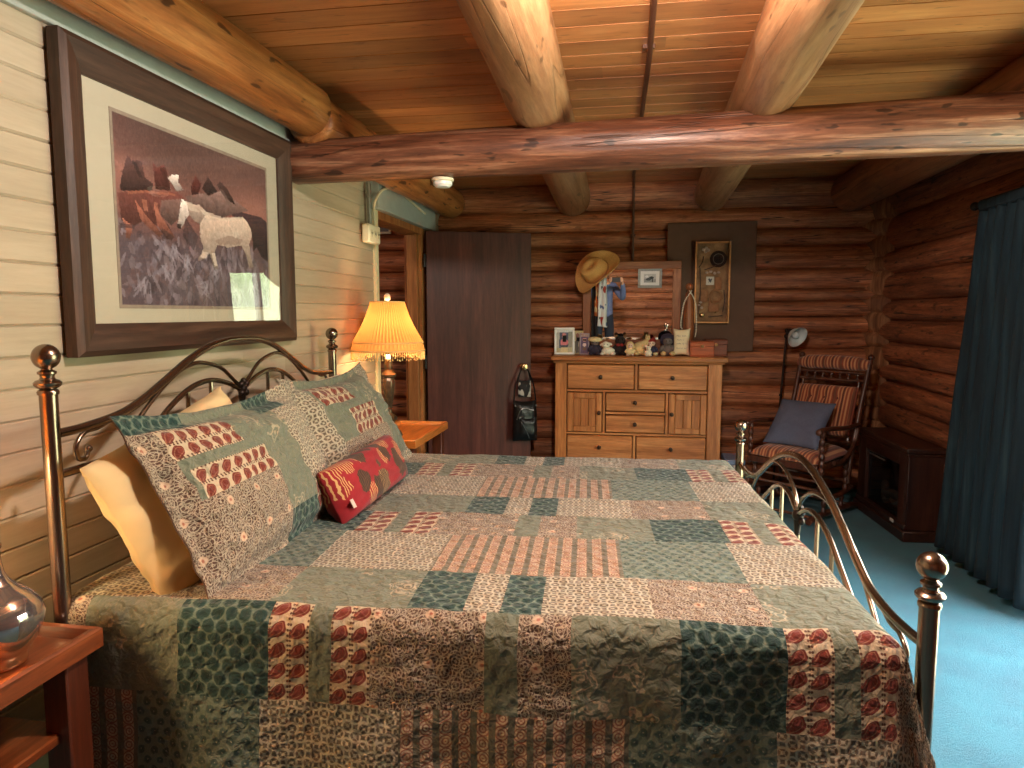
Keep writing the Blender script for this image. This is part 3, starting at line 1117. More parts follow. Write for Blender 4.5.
def quilt():
    s0, s1e = .005, 1.975 + .44
    tA, tB = -.66, 1.90 + .50
    sx = set(np.round(np.arange(s0, s1e + .001, .0165), 4))
    ty = set(np.round(np.arange(tA, tB + .001, .0165), 4))
    bs = set()
    for row in (ROW_P, ROW_S, ROW_D):
        for c0, c1, p in row:
            for k in (-1, 0, 1, 2):
                x = X0 + k * PX + c0
                if s0 < x < s1e:
                    bs.add(round(x, 4))
    bt = set()
    for b0, b1, r in BANDS:
        for k in range(-3, 4):
            y = Y0 + k * PY + b0
            if tA < y < tB:
                bt.add(round(y, 4))

    def merge(reg, bd):
        out = [r for r in reg if all(abs(r - q) > .006 for q in bd)] + list(bd)
        return sorted(out)

    X, Y = merge(sx, bs), merge(ty, bt)
    sE, t0, t1 = 1.972, .045, 1.885        # edges of the flat top
    R = .055
    vs = []
    for t in Y:
        for s in X:
            ds = max(0, s - sE)
            dn = max(0, t0 - t)
            df = max(0, t - t1)
            dt = dn if dn > 0 else df
            sg = -1 if dn > 0 else 1
            d = math.hypot(ds, dt)
            bx, by = min(s, sE), min(max(t, t0), t1)
            # gentle puffs on top
            z = .702 + .006 * noise3(s * 3.1, t * 3.3, 4) + .0035 * noise3(s * 17, t * 17, 1)
            if d > 0:
                ph = math.atan2(ds, dt)        # 0 = long side, pi/2 = foot
                arc = R * PI / 2
                if d < arc:
                    o, dz = R * math.sin(d / R), R * (1 - math.cos(d / R))
                else:
                    o, dz = R, R + (d - arc)
                ext = max(0, d - arc * .6)
                cs, sn = math.cos(ph), math.sin(ph)
                fl = (.11 + .05 * noise3(s * 2.2, 7, 0)) * ext + (.016 * math.sin(s * 17 + 1.3 * noise3(s * 2, 3, 0)) + .03 * noise3(s * 4, t * .7, 9)) * min(1, ext * 2.2)
                fl *= min(1, .12 + max(0, s) / .5)
                oy = (o * cs ** .3 + fl * cs ** .5) * min(1, cs * 6) + .035 * min(1, ext * 4) * sn * min(1, cs * 3) if cs > 1e-6 else 0
                ox = o * sn + .42 * dz * sn * cs + .0 * sn
                if cs < 1e-6:
                    ox = o
                bx += ox
                by += sg * oy
                z -= dz * (1 - .0 * cs)
                if cs > .02 and sn > .02:     # corner folds
                    by += sg * .03 * math.sin(ph * 9) * min(1, ext * 3) * sn
                bx += .004 * noise3(s * 9, t * 9, 3)
                by += .006 * noise3(s * 11, t * 11, 6)
            z = max(z, .02 + .01 * abs(noise3(s * 9, t * 9, 0)))
            vs.append((bx, by, z))
    nx, ny = len(X), len(Y)
    fs, mi, uvs = [], [], []
    for j in range(ny - 1):
        for i in range(nx - 1):
            cx, cy = (X[i] + X[i + 1]) / 2, (Y[j] + Y[j + 1]) / 2
            p, lu, lv = quilt_patch(cx, cy)
            du, dv = cx - lu, cy - lv
            a = j * nx + i
            fs.append((a, a + 1, a + nx + 1, a + nx))
            mi.append(p)
            for (q, r) in ((X[i], Y[j]), (X[i + 1], Y[j]), (X[i + 1], Y[j + 1]), (X[i], Y[j + 1])):
                off = 0 if p in (PA, ST) else 1
                uvs += [q - du * (1 - off), r - dv * (1 - off)]
    me = bpy.data.meshes.new('quilt')
    me.from_pydata(vs, [], fs)
    for m in PATS:
        me.materials.append(m)
    me.polygons.foreach_set('material_index', mi)
    me.polygons.foreach_set('use_smooth', [True] * len(fs))
    uvl = me.uv_layers.new(name='UVMap')
    uvl.data.foreach_set('uv', np.array(uvs, np.float32))
    o = bpy.data.objects.new('quilt', me)
    COL.objects.link(o)
    o.matrix_world = M_BED
    md = o.modifiers.new('t', 'SOLIDIFY'); md.thickness = .008; md.offset = -1
    return tag(o, 'green and rust patchwork quilt spread over the whole bed', 'quilt')


quilt()


# ---------------------------------------------------------------- pillows
def cushion(name, w, h, th, M, mats, region=None, flange=0.0, pinch=.05, n=36, sag=0.0, seed=0, wr=.008, power=.55, parent=None, curl=0.0):
    """region(a, b) -> (material index, u, v); a, b in 0..1 across and up"""
    vs, fs, mi, uvs = [], [], [], []
    ab = [i / n for i in range(n + 1)]
    for side in (1, -1):
        o = len(vs)
        for b in ab:
            for a in ab:
                u, v = 2 * a - 1, 2 * b - 1
                fx, fy = flange / (w / 2), flange / (h / 2)
                uu, vv = min(1, abs(u) / (1 - fx)), min(1, abs(v) / (1 - fy))
                t = ((1 - uu ** 3) * (1 - vv ** 3)) ** power
                x = w / 2 * u * (1 - pinch * (1 - v * v))
                y = h / 2 * v * (1 - pinch * (1 - u * u)) - sag * (1 - u * u) * (v > 0) * v
                wz = wr * (noise3(u * 3 + seed, v * 3, seed) + .6 * noise3(u * 8 + seed, v * 8, seed + 4)) * (.35 + .65 * t)
                wz += wr * .7 * noise3(u * 5, v * 5, seed * 2.3)
                z = side * (th / 2 * t + .0025) + wz + curl * (abs(u * v) ** 3)
                vs.append((x, y, z))
        for j in range(n):
            for i in range(n):
                q = o + j * (n + 1) + i
                f = (q, q + 1, q + n + 2, q + n + 1)
                fs.append(f if side > 0 else f[::-1])
                a, b = (i + .5) / n, (j + .5) / n
                r = region(a, b) if region else (0, 0, 0)
                mi.append(r[0])
                c4 = [(ab[i], ab[j]), (ab[i + 1], ab[j]), (ab[i + 1], ab[j + 1]), (ab[i], ab[j + 1])]
                if side < 0:
                    c4 = c4[::-1]
                for (p, q2) in c4:
                    uvs += [(p - r[1]) * w, (q2 - r[2]) * h] if not (len(r) > 3 and r[3]) else [(q2 - r[2]) * h, (p - r[1]) * w]
    N1 = (n + 1) * (n + 1)
    rim = [i for i in range(n + 1)] + [j * (n + 1) + n for j in range(1, n + 1)] + [n * (n + 1) + i for i in range(n - 1, -1, -1)] + [j * (n + 1) for j in range(n - 1, 0, -1)]
    for k in range(len(rim)):
        a, b = rim[k], rim[(k + 1) % len(rim)]
        fs.append((b, a, N1 + a, N1 + b)); mi.append(mi[0]); uvs += [0, 0] * 4
    me = bpy.data.meshes.new(name)
    me.from_pydata([tuple(p) for p in vs], [], fs)
    for m in mats:
        me.materials.append(m)
    me.polygons.foreach_set('material_index', mi)
    me.polygons.foreach_set('use_smooth', [True] * len(fs))
    me.uv_layers.new(name='UVMap').data.foreach_set('uv', np.array(uvs, np.float32))
    o = bpy.data.objects.new(name, me)
    COL.objects.link(o)
    if parent:
        o.parent = parent
    o.matrix_world = M
    return o


def sham_near(a, b):
    if b > .90 and a < .24: return (DK, 0, 0)
    if b > .86 and .60 < a < .80: return (DK, 0, 0)
    if .09 < a < .37 and .715 < b < .90: return (PA, .09, .715, True)
    if .11 < a < .46 and .47 < b < .655: return (PA, .11, .47, True)
    if a < .085: return (FL, 0, 0)
    if b < .47 and a < .46: return (FL, 0, 0)
    if a < .46: return (SP, 0, 0)
    if .46 < a < .66: return (DK, 0, 0) if b < .20 else (SE, 0, 0)
    if b < .12: return (FL, 0, 0)
    if b < .30: return (PA, .66, .12, True)
    return (LA, 0, 0)


def sham_far(a, b):
    if a < .12: return (LA, 0, 0)
    if .14 < a < .44 and .70 < b < .92: return (PA, .14, .70, True)
    if .30 < a < .62 and .40 < b < .62: return (PA, .30, .40, True)
    if b < .40 and a < .66: return (FL, 0, 0)
    if a > .86: return (LA, 0, 0)
    if b < .10: return (FL, 0, 0)
    return (SE, 0, 0) if a > .50 else (SP, 0, 0)


def pose(c0, right, up):
    """pillow frame in bed coordinates: centre, direction of width, direction of height"""
    return M_BED @ frame_M(c0, right, up)


def lean(yc, xb, zb, xt, zt, right=(0, 1, 0), h=None):
    b, t = V((xb, yc, zb)), V((xt, yc, zt))
    up = (t - b)
    return pose((b + t) / 2, right, up)


M_CREAMP = plain('cream_pillowcase', C(212, 186, 138), .85, var=.04, scale=10, bmp=.1)
M_WHITEP = plain('white_pillowcase', C(234, 222, 206), .85, var=.03, scale=10)
p = cushion('bed_pillow', .74, .44, .17, lean(.38, .225, .735, .085, 1.075, right=(-.05, 1, .17)), [M_CREAMP], flange=.0, pinch=.03, seed=3, wr=.014, power=.5)
tag(p, 'cream pillow at the near side of the bed, behind the nearest patchwork pillow', 'pillow')
p = cushion('bed_pillow', .84, .46, .15, lean(1.43, .235, .70, .075, 1.10), [M_WHITEP], flange=.0, pinch=.03, seed=8, wr=.012)
tag(p, 'white pillow showing behind the patchwork pillow nearest the lamp', 'pillow')
p = cushion('bed_pillow', .56, .40, .12, lean(.655, .135, .66, .05, .985, right=(0, 1, .10)), [M_WHITEP], flange=.0, pinch=.03, seed=5, wr=.012)
tag(p, 'white pillow edge rising between cream pillow and headboard', 'pillow')
p = cushion('patchwork_pillow', .99, .56, .17, lean(.525, .385, .695, .155, 1.135, right=(.02, 1, .0)), PATS, sham_near, flange=.045, pinch=.05, seed=1, n=48, sag=.03, wr=.016)
tag(p, 'patchwork pillow with two wide paisley bands, nearest the cream pillow', 'pillow', 'patchwork pillows against the headboard')
p = cushion('patchwork_pillow', .91, .56, .17, lean(1.41, .42, .70, .16, 1.155, right=(.03, 1, .0)), PATS, sham_far, flange=.045, pinch=.06, seed=2, n=48, sag=.03, wr=.016)
tag(p, 'patchwork pillow behind the red cushion, on the lamp side', 'pillow', 'patchwork pillows against the headboard')


def pat_red():
    m, nt, b = fabric('red_leaf_print')
    uv, u, v = uvxy(nt)
    vo = nd(nt, 'ShaderNodeTexVoronoi', {'feature': 'F1'}, Vector=uv, Scale=11.0, Randomness=.7)
    n = nd(nt, 'ShaderNodeTexNoise', Vector=uv, Scale=34.0, Detail=2.0)
    d = ma(nt, 'ADD', vo.outputs['Distance'], ma(nt, 'MULTIPLY', ma(nt, 'SUBTRACT', n.outputs[0], .5), .35))
    pick = nd(nt, 'ShaderNodeSeparateColor', Color=vo.outputs['Color'])
    leaf = ma(nt, 'SUBTRACT', 1.0, step(nt, d, .56, .02))
    br = ma(nt, 'MULTIPLY', leaf, step(nt, pick.outputs[0], .40, .02))
    wv = nd(nt, 'ShaderNodeTexWave', Vector=uv, Scale=26.0, Distortion=6.0)
    tan = ma(nt, 'MULTIPLY', ma(nt, 'MULTIPLY', ma(nt, 'SUBTRACT', 1.0, step(nt, d, .56, .02)), ma(nt, 'SUBTRACT', 1.0, step(nt, pick.outputs[0], .42, .02))), step(nt, wv.outputs['Fac'], .7, .08))
    c = mix(nt, n.outputs[0], C(122, 8, 20), C(150, 14, 28))
    c = mix(nt, br, c, mix(nt, wv.outputs['Fac'], C(44, 22, 14), C(84, 54, 30)))
    c = mix(nt, tan, c, C(190, 150, 96))
    nt.links.new(c, b.inputs['Base Color'])
    w2 = nd(nt, 'ShaderNodeTexNoise', Vector=uv, Scale=300.0)
    bump(nt, b, w2.outputs[0], .3, .003)
    return m


M_RED = pat_red()
red = cushion('bolster_cushion', .64, .20, .145, pose((.470, 1.005, .797), (.075, 1, .035), (-.42, 0, .9)), [M_RED], flange=0, pinch=.015, n=26, seed=9, wr=.006, power=.36)
tag(red, 'small red oblong cushion with brown and tan leaf print', 'cushion')
mb = MB()
mb.prism([(-.305, -.062), (-.282, -.064), (-.284, -.032), (-.306, -.030)], .002, M=Matrix.Translation((0, 0, .056)))
o = mb.build('care_tag', plain('care_tag_cloth', C(190, 170, 160), .7), red)
# ================================================================ FRAMED HORSES
def print_pt(x, y):
    xl = 22 + 58 * (y - 20) / 700; xr = 578 + 7 * (y - 240) / 475
    sl = (x - xl) / (xr - xl)
    top = 20 + 220 * sl
    return sl / (1.47 - .47 * sl), (y - top) / (718 - top)


def horses():
    cv = Canvas(230, 146, (98, 72, 70))
    X, Y = cv.X, cv.Y
    rs = np.random.RandomState(2)
    # sky of the painting and the brushy ground
    f = np.clip(1 - np.abs(Y - .38) / .4, 0, 1)
    cv.a += f[..., None] * np.array([42, 20, 16])
    for cx, cy, r, col, a in ((.88, .30, .22, (176, 120, 108), .8), (.06, .28, .12, (168, 116, 106), .7), (.35, .10, .3, (82, 62, 58), .6), (.75, .08, .25, (110, 82, 78), .5)):
        w = np.exp(-(((X - cx) / r) ** 2 + ((Y - cy) / (r * .7)) ** 2)) * a
        cv.a = cv.a * (1 - w[..., None]) + np.array(col) * w[..., None]
    g = np.clip((Y - .52) / .15, 0, 1)[..., None]
    cv.a = cv.a * (1 - g) + np.array((92, 76, 84)) * g
    for k in range(260):
        x, y = rs.rand(), .56 + .44 * rs.rand()
        c = [(120, 106, 118), (150, 138, 150), (64, 50, 56), (104, 78, 80), (134, 116, 122)][rs.randint(5)]
        cv.ell(x, y, .006 + .012 * rs.rand(), .02 + .04 * rs.rand(), c, .55, rs.normal(0, .4))
    for x, y in ((.36, .74), (.25, .80), (.56, .76), (.72, .92), (.85, .88), (.12, .9), (.48, .9), (.3, .7)):
        for k in range(9):
            cv.ell(x + rs.normal(0, .02), y + rs.normal(0, .02), .006, .045, (158, 146, 158), .5, rs.normal(0, .5))
    P = lambda l: [print_pt(*q) for q in l]
    dk, br, rd = (62, 44, 44), (104, 60, 55), (92, 48, 46)
    cv.body(P([(440, 380), (500, 385), (560, 400), (584, 425), (584, 560), (560, 540), (530, 470), (500, 420)]), (62, 46, 50), .6, 1)
    cv.body(P([(300, 325), (440, 308), (470, 340), (520, 380), (465, 390), (430, 405), (370, 385), (310, 350)]), (136, 106, 102), .6, 2)
    cv.body(P([(50, 310), (150, 298), (270, 312), (300, 335), (210, 345), (205, 390), (240, 430), (262, 475), (236, 480), (200, 430), (150, 410), (120, 430), (68, 410)]), br, .6, 3)
    cv.body(P([(210, 340), (290, 335), (290, 390), (250, 430), (212, 395)]), (112, 84, 80), .6, 4)
    for l in ([(115, 335), (160, 395), (222, 462), (205, 470), (140, 410)], [(185, 350), (215, 400), (262, 470), (250, 486), (200, 430)], [(70, 400), (110, 430), (100, 480), (84, 470), (88, 440)]):
        cv.body(P(l), (150, 92, 78), .6, 5)
    cv.body(P([(75, 210), (84, 174), (100, 196), (128, 196), (140, 205), (152, 258), (182, 280), (180, 304), (62, 304), (62, 262)]), (78, 52, 52), .6, 6)
    cv.body(P([(180, 215), (178, 200), (195, 225), (222, 213), (236, 250), (246, 306), (192, 300)]), rd, .6, 7)
    cv.body(P([(236, 262), (250, 248), (276, 252), (272, 275), (292, 304), (266, 308), (250, 280)]), (206, 190, 186), .6, 8)
    cv.body(P([(318, 292), (334, 252), (356, 285), (346, 318), (322, 322)]), rd, .6, 9)
    cv.body(P([(358, 300), (380, 258), (398, 290), (414, 312), (380, 326)]), dk, .6, 10)
    cv.body(P([(410, 288), (422, 276), (450, 306), (476, 360), (440, 335)]), (72, 52, 50), .6, 11)
    # pale horse in front
    pale = (190, 166, 154)
    cv.body(P([(305, 350), (350, 358), (390, 398), (372, 440), (330, 412), (306, 384)]), (172, 148, 138), .6, 12)
    cv.body(P([(352, 420), (372, 392), (430, 405), (500, 402), (526, 430), (530, 468), (520, 496), (524, 530), (534, 578), (520, 582), (510, 534), (494, 500), (450, 508), (410, 500), (402, 528), (415, 584), (401, 588), (386, 532), (378, 522), (366, 548), (346, 556), (343, 546), (358, 530), (364, 506), (356, 488), (350, 456)]), pale, .6, 13)
    cv.body(P([(284, 335), (304, 345), (312, 392), (300, 412), (284, 442), (270, 430), (277, 396)]), (214, 196, 190), .6, 14)
    cv.poly(P([(455, 420), (500, 410), (510, 450), (470, 480)]), (214, 192, 180), .6)
    cv.poly(P([(400, 484), (450, 466), (500, 480), (490, 498), (420, 500)]), (150, 122, 112), .6)
    cv.body(P([(515, 420), (545, 428), (552, 500), (535, 520), (530, 450)]), (60, 46, 46), .6, 15)
    cv.body(P([(268, 424), (286, 424), (284, 442), (272, 440)]), (70, 52, 52), .6, 16)
    # manes, tails, legs and rim lights
    for l, c in (([(100, 196), (120, 206), (146, 262), (130, 258)], (44, 32, 34)), ([(205, 226), (226, 222), (244, 290), (232, 290)], (60, 30, 28)), ([(300, 345), (322, 350), (352, 384), (330, 380), (312, 372)], (208, 186, 172)),
                 ([(352, 372), (430, 402), (500, 400), (500, 410), (430, 414), (362, 392)], (220, 200, 186)), ([(90, 306), (150, 302), (262, 316), (262, 324), (150, 312), (90, 316)], (168, 104, 84)),
                 ([(140, 335), (158, 340), (166, 380), (150, 374)], (176, 112, 92)), ([(186, 345), (200, 350), (206, 392), (194, 386)], (170, 110, 92)), ([(420, 300), (432, 306), (470, 372), (458, 372)], (120, 96, 92)),
                 ([(360, 520), (384, 528), (372, 548), (352, 546)], (222, 202, 190)), ([(392, 528), (404, 530), (412, 574), (402, 576)], (226, 206, 194))):
        cv.poly(P(l), c, .7)
    for l in ([(60, 420), (120, 428), (118, 440), (62, 436)], [(214, 436), (262, 470), (250, 484), (212, 452)], [(300, 400), (345, 470), (330, 520), (290, 470)]):
        cv.poly(P(l), (58, 44, 48), .5)
    # a soft light band low in the print
    for k in range(1500):
        x, y = rs.rand(), rs.rand()
        j, i = min(145, int(y * 146)), min(229, int(x * 230))
        cv.ell(x, y, .009, .003 + .004 * rs.rand(), cv.a[j, i] * (.88 + .24 * rs.rand()), .45, rs.normal(.4, .7))
    cv.a *= 1.02
    cv.grain(5)
    cv.a = np.clip(cv.a, 0, 255)
    return cv


PY0, PY1, PZ0, PZ1 = 1.805, 3.165, 1.289, 2.222
M_PFRAME = wood('weathered_frame_wood', C(42, 27, 21), C(72, 48, 37), C(98, 70, 55), 'Y', 1.2, .5, .1, bstr=.3)
M_PFRAME_Z = wood('weathered_frame_wood_upright', C(42, 27, 21), C(72, 48, 37), C(98, 70, 55), 'Z', 1.2, .5, .1, bstr=.3)
t = thing('framed_picture', 'large brown framed print of running horses on the plank wall', 'picture', (.012, (PY0 + PY1) / 2, PZ0))


def mitre_frame(y0, y1, z0, z1, w, d, parent, mh, mv, nameh='frame_rail', namev='frame_stile', prof=None):
    """frame in the yz plane facing +x, mitred rails with a moulded profile (offset across, depth)"""
    prof = prof or [(0, 0), (0, d * .75), (w * .18, d), (w * .5, d * .86), (w * .8, d * .62), (w, d * .42), (w, 0)]
    def rail(a, b, inn, mat, nm):
        vs = []
        for e in (0, 1):
            for (o, x) in prof:
                p = (a, b)[e]
                # corner mitre: run in along both directions
                q = (p[0] + inn[e][0] * o, p[1] + inn[e][1] * o)
                vs.append((x, q[0], q[1]))
        n = len(prof)
        mb = MB(); mb.add(vs, [(k, (k + 1) % n, n + (k + 1) % n, n + k) for k in range(n)] + [tuple(range(n)), tuple(range(2 * n - 1, n - 1, -1))])
        mb.build(nm, mat, parent)
    rail((y0, z1), (y1, z1), ((1, -1), (-1, -1)), mh, nameh)
    rail((y0, z0), (y1, z0), ((1, 1), (-1, 1)), mh, nameh)
    rail((y0, z0), (y0, z1), ((1, 1), (1, -1)), mv, namev)
    rail((y1, z0), (y1, z1), ((-1, 1), (-1, -1)), mv, namev)


hw = (PY1 - PY0) / 2
HH = PZ1 - PZ0
mitre_frame(-hw, hw, 0, HH, .098, .05, t, M_PFRAME, M_PFRAME_Z)
mb = MB(); mb.bx(0, .012, -hw + .03, hw - .03, .03, HH - .03, .001); mb.build('mat_board', plain('cream_mat_board', C(190, 179, 160), .7, var=.02), t)
a0, a1, b0, b1 = 2.03 - 2.485, 2.965 - 2.485, 1.447 - PZ0, 2.052 - PZ0
mb = MB()
for (q0, q1, r0, r1) in ((a0 - .012, a1 + .012, b1, b1 + .012), (a0 - .012, a1 + .012, b0 - .012, b0), (a0 - .012, a0, b0, b1), (a1, a1 + .012, b0, b1)):
    mb.bx(.0122, .0138, q0, q1, r0, r1, .0004)
mb.build('inner_mat', plain('grey_inner_mat', C(150, 132, 118), .7), t)
horses().build('print', frame_M((.0132, a0, b0), (0, 1, 0), (0, 0, 1)), a1 - a0, b1 - b0, t, mat_print())
mb = MB(); mb.bx(.0175, .0195, -hw + .09, hw - .09, .09, HH - .09, .0004); mb.build('glass', mat_pane('picture_glass'), t)

# ================================================================ NIGHTSTANDS, LAMPS
M_NS = wood('red_oak_top', C(70, 30, 12), C(122, 60, 28), C(160, 90, 48), 'Y', 1.2, .35, .1, bstr=.2, coat=.3)
M_NSX = wood('red_oak_cross', C(70, 30, 12), C(122, 60, 28), C(160, 90, 48), 'X', 1.2, .35, .1, bstr=.2, coat=.3)
M_NSL = wood('red_oak_leg', C(60, 24, 12), C(94, 44, 24), C(120, 62, 36), 'Z', 1.0, .4, .06, bstr=.1, coat=.2)


def nightstand(label, loc, w, l, h, rim_h=.022):
    """top w (x) by l (y), raised rim; loc = centre on floor"""
    t = thing('nightstand', label, 'nightstand', loc, 0, 'wooden nightstands beside the bed')
    hx, hy = w / 2, l / 2
    z = h - rim_h
    mb = MB(); mb.bx(-hx + .02, hx - .02, -hy + .02, hy - .02, z - .016, z, .002); mb.build('tray_top', M_NS, t)
    mb = MB()
    for s in (-1, 1):
        vs = []
        for e in (-1, 1):
            for (o, q) in ((0, z - .028), (0, h - .006), (.006, h), (.020, h - .002), (.036, z), (.036, z - .028)):
                vs.append((s * (hx - o), e * (hy - o), q))
        mb.add(vs, [(k, (k + 1) % 6, 6 + (k + 1) % 6, 6 + k) for k in range(6)] + [tuple(range(6)), tuple(range(11, 5, -1))])
    mb.each('side_rim', M_NS, t)
    mb = MB()
    for s in (-1, 1):
        vs = []
        for e in (-1, 1):
            for (o, q) in ((0, z - .028), (0, h - .006), (.006, h), (.020, h - .002), (.036, z), (.036, z - .028)):
                vs.append((e * (hx - o), s * (hy - o), q))
        mb.add(vs, [(k, (k + 1) % 6, 6 + (k + 1) % 6, 6 + k) for k in range(6)] + [tuple(range(6)), tuple(range(11, 5, -1))])
    mb.each('end_rim', M_NSX, t)
    for sx in (-1, 1):
        for sy in (-1, 1):
            cx, cy = sx * (hx - .055), sy * (hy - .06)
            mb = MB(); mb.bx(cx - .034, cx + .034, cy - .034, cy + .034, 0, z - .02, .004); mb.build('leg', M_NSL, t)
    mb = MB()
    mb.bx(-hx + .05, hx - .05, -hy + .045, -hy + .065, z - .10, z - .016, .002)
    mb.bx(-hx + .05, hx - .05, hy - .065, hy - .045, z - .10, z - .016, .002)
    mb.bx(-hx + .045, -hx + .065, -hy + .06, hy - .06, z - .10, z - .016, .002)
    mb.each('apron', M_NSL, t)
    return t, z


t1, NZ1 = nightstand('red brown nightstand with raised rim holding the silvery glass bottle', (.205, 1.085, 0), .37, .72, .662)
mb = MB(); mb.bx(-.165, .135, -.31, .31, .41, .435, .004); mb.build('shelf', M_NS, t1)
t2, NZ2 = nightstand('orange brown nightstand under the fringed lamp, beside the doorway', (.205, 4.33, 0), .365, .75, .665)
for o in t2.children:
    if o.name.startswith(('tray_top', 'side_rim')):
        o.data.materials[0] = wood('orange_oak_top', C(150, 78, 26), C(206, 122, 52), C(230, 156, 84), 'Y', 1.2, .3, .1, bstr=.15, coat=.4)
    elif o.name.startswith('end_rim'):
        o.data.materials[0] = wood('orange_oak_cross', C(150, 78, 26), C(206, 122, 52), C(230, 156, 84), 'X', 1.2, .3, .1, bstr=.15, coat=.4)


def mercury():
    m, nt, b = newmat('mercury_glass', .09, .85)
    co = obj_coord(nt)
    n = nd(nt, 'ShaderNodeTexNoise', Vector=co, Scale=26.0, Detail=4.0)
    z = nd(nt, 'ShaderNodeSeparateXYZ', Vector=co)
    c = ramp(nt, ma(nt, 'MULTIPLY_ADD', z.outputs[2], 3.4, ma(nt, 'MULTIPLY', n.outputs[0], .16)),
             [(.08, C(190, 120, 64)), (.30, C(206, 170, 130)), (.42, C(170, 160, 160)), (.75, C(150, 140, 142)), (.95, C(186, 146, 130))])
    nt.links.new(c, b.inputs['Base Color'])
    b.inputs['Coat Weight'].default_value = 1
    nt.links.new(ramp(nt, n.outputs[0], [(.4, grey(.05)), (.7, grey(.22))]), b.inputs['Roughness'])
    return m


t = thing('glass_bottle', 'silvery mercury glass bottle with narrow neck on the near nightstand', 'bottle', (.272, 1.272, NZ1))
mb = MB()
mb.lathe([(.0, .004), (.050, .0), (.056, .004), (.058, .012), (.055, .022), (.064, .036), (.080, .060), (.092, .088), (.095, .112), (.088, .136), (.070, .160), (.048, .178), (.032, .194), (.024, .212), (.0205, .235), (.019, .262)], 40, caps=False)
mb.build('bottle_body', mercury(), t, smooth=80)
mb = MB(); mb.lathe([(.019, .262), (.0225, .268), (.0225, .276), (.016, .278), (.015, .262)], 28, caps=False)
mb.build('bottle_lip', mercury(), t, smooth=60)


def shade_mat():
    m = bpy.data.materials.new('pleated_shade_cloth'); m.use_nodes = True
    nt = m.node_tree; nt.nodes.clear()
    out = nd(nt, 'ShaderNodeOutputMaterial')
    col = C(222, 158, 90)
    d = nd(nt, 'ShaderNodeBsdfDiffuse', Color=col)
    tr = nd(nt, 'ShaderNodeBsdfTranslucent', Color=C(244, 176, 104))
    mx = nd(nt, 'ShaderNodeMixShader')
    # folded pleats: two layers of cloth pass less light than one
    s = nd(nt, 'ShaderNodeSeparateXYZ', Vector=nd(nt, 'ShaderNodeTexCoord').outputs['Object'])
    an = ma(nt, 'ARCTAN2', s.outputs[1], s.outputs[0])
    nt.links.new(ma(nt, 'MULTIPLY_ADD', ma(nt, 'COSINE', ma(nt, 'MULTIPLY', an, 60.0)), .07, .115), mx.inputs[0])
    nt.links.new(d.outputs[0], mx.inputs[1]); nt.links.new(tr.outputs[0], mx.inputs[2])
    nt.links.new(mx.outputs[0], out.inputs[0])
    return m


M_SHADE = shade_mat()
M_FRINGE = plain('cream_fringe', C(236, 200, 132), .8, var=.1)
M_LBODY = plain('antique_bronze', C(92, 74, 54), .45, .55, var=.35, scale=30, coat=.2)
M_LGLASS = plain('dark_lamp_glass', C(96, 78, 60), .25, .5, var=.4, scale=40)
M_PEARL = plain('pearl_finial', C(226, 214, 196), .25, var=.05)
M_BULB = bpy.data.materials.new('lit_bulb'); M_BULB.use_nodes = True
_b = M_BULB.node_tree.nodes['Principled BSDF']
_b.inputs['Emission Color'].default_value = (1, .72, .38, 1); _b.inputs['Emission Strength'].default_value = 2.5


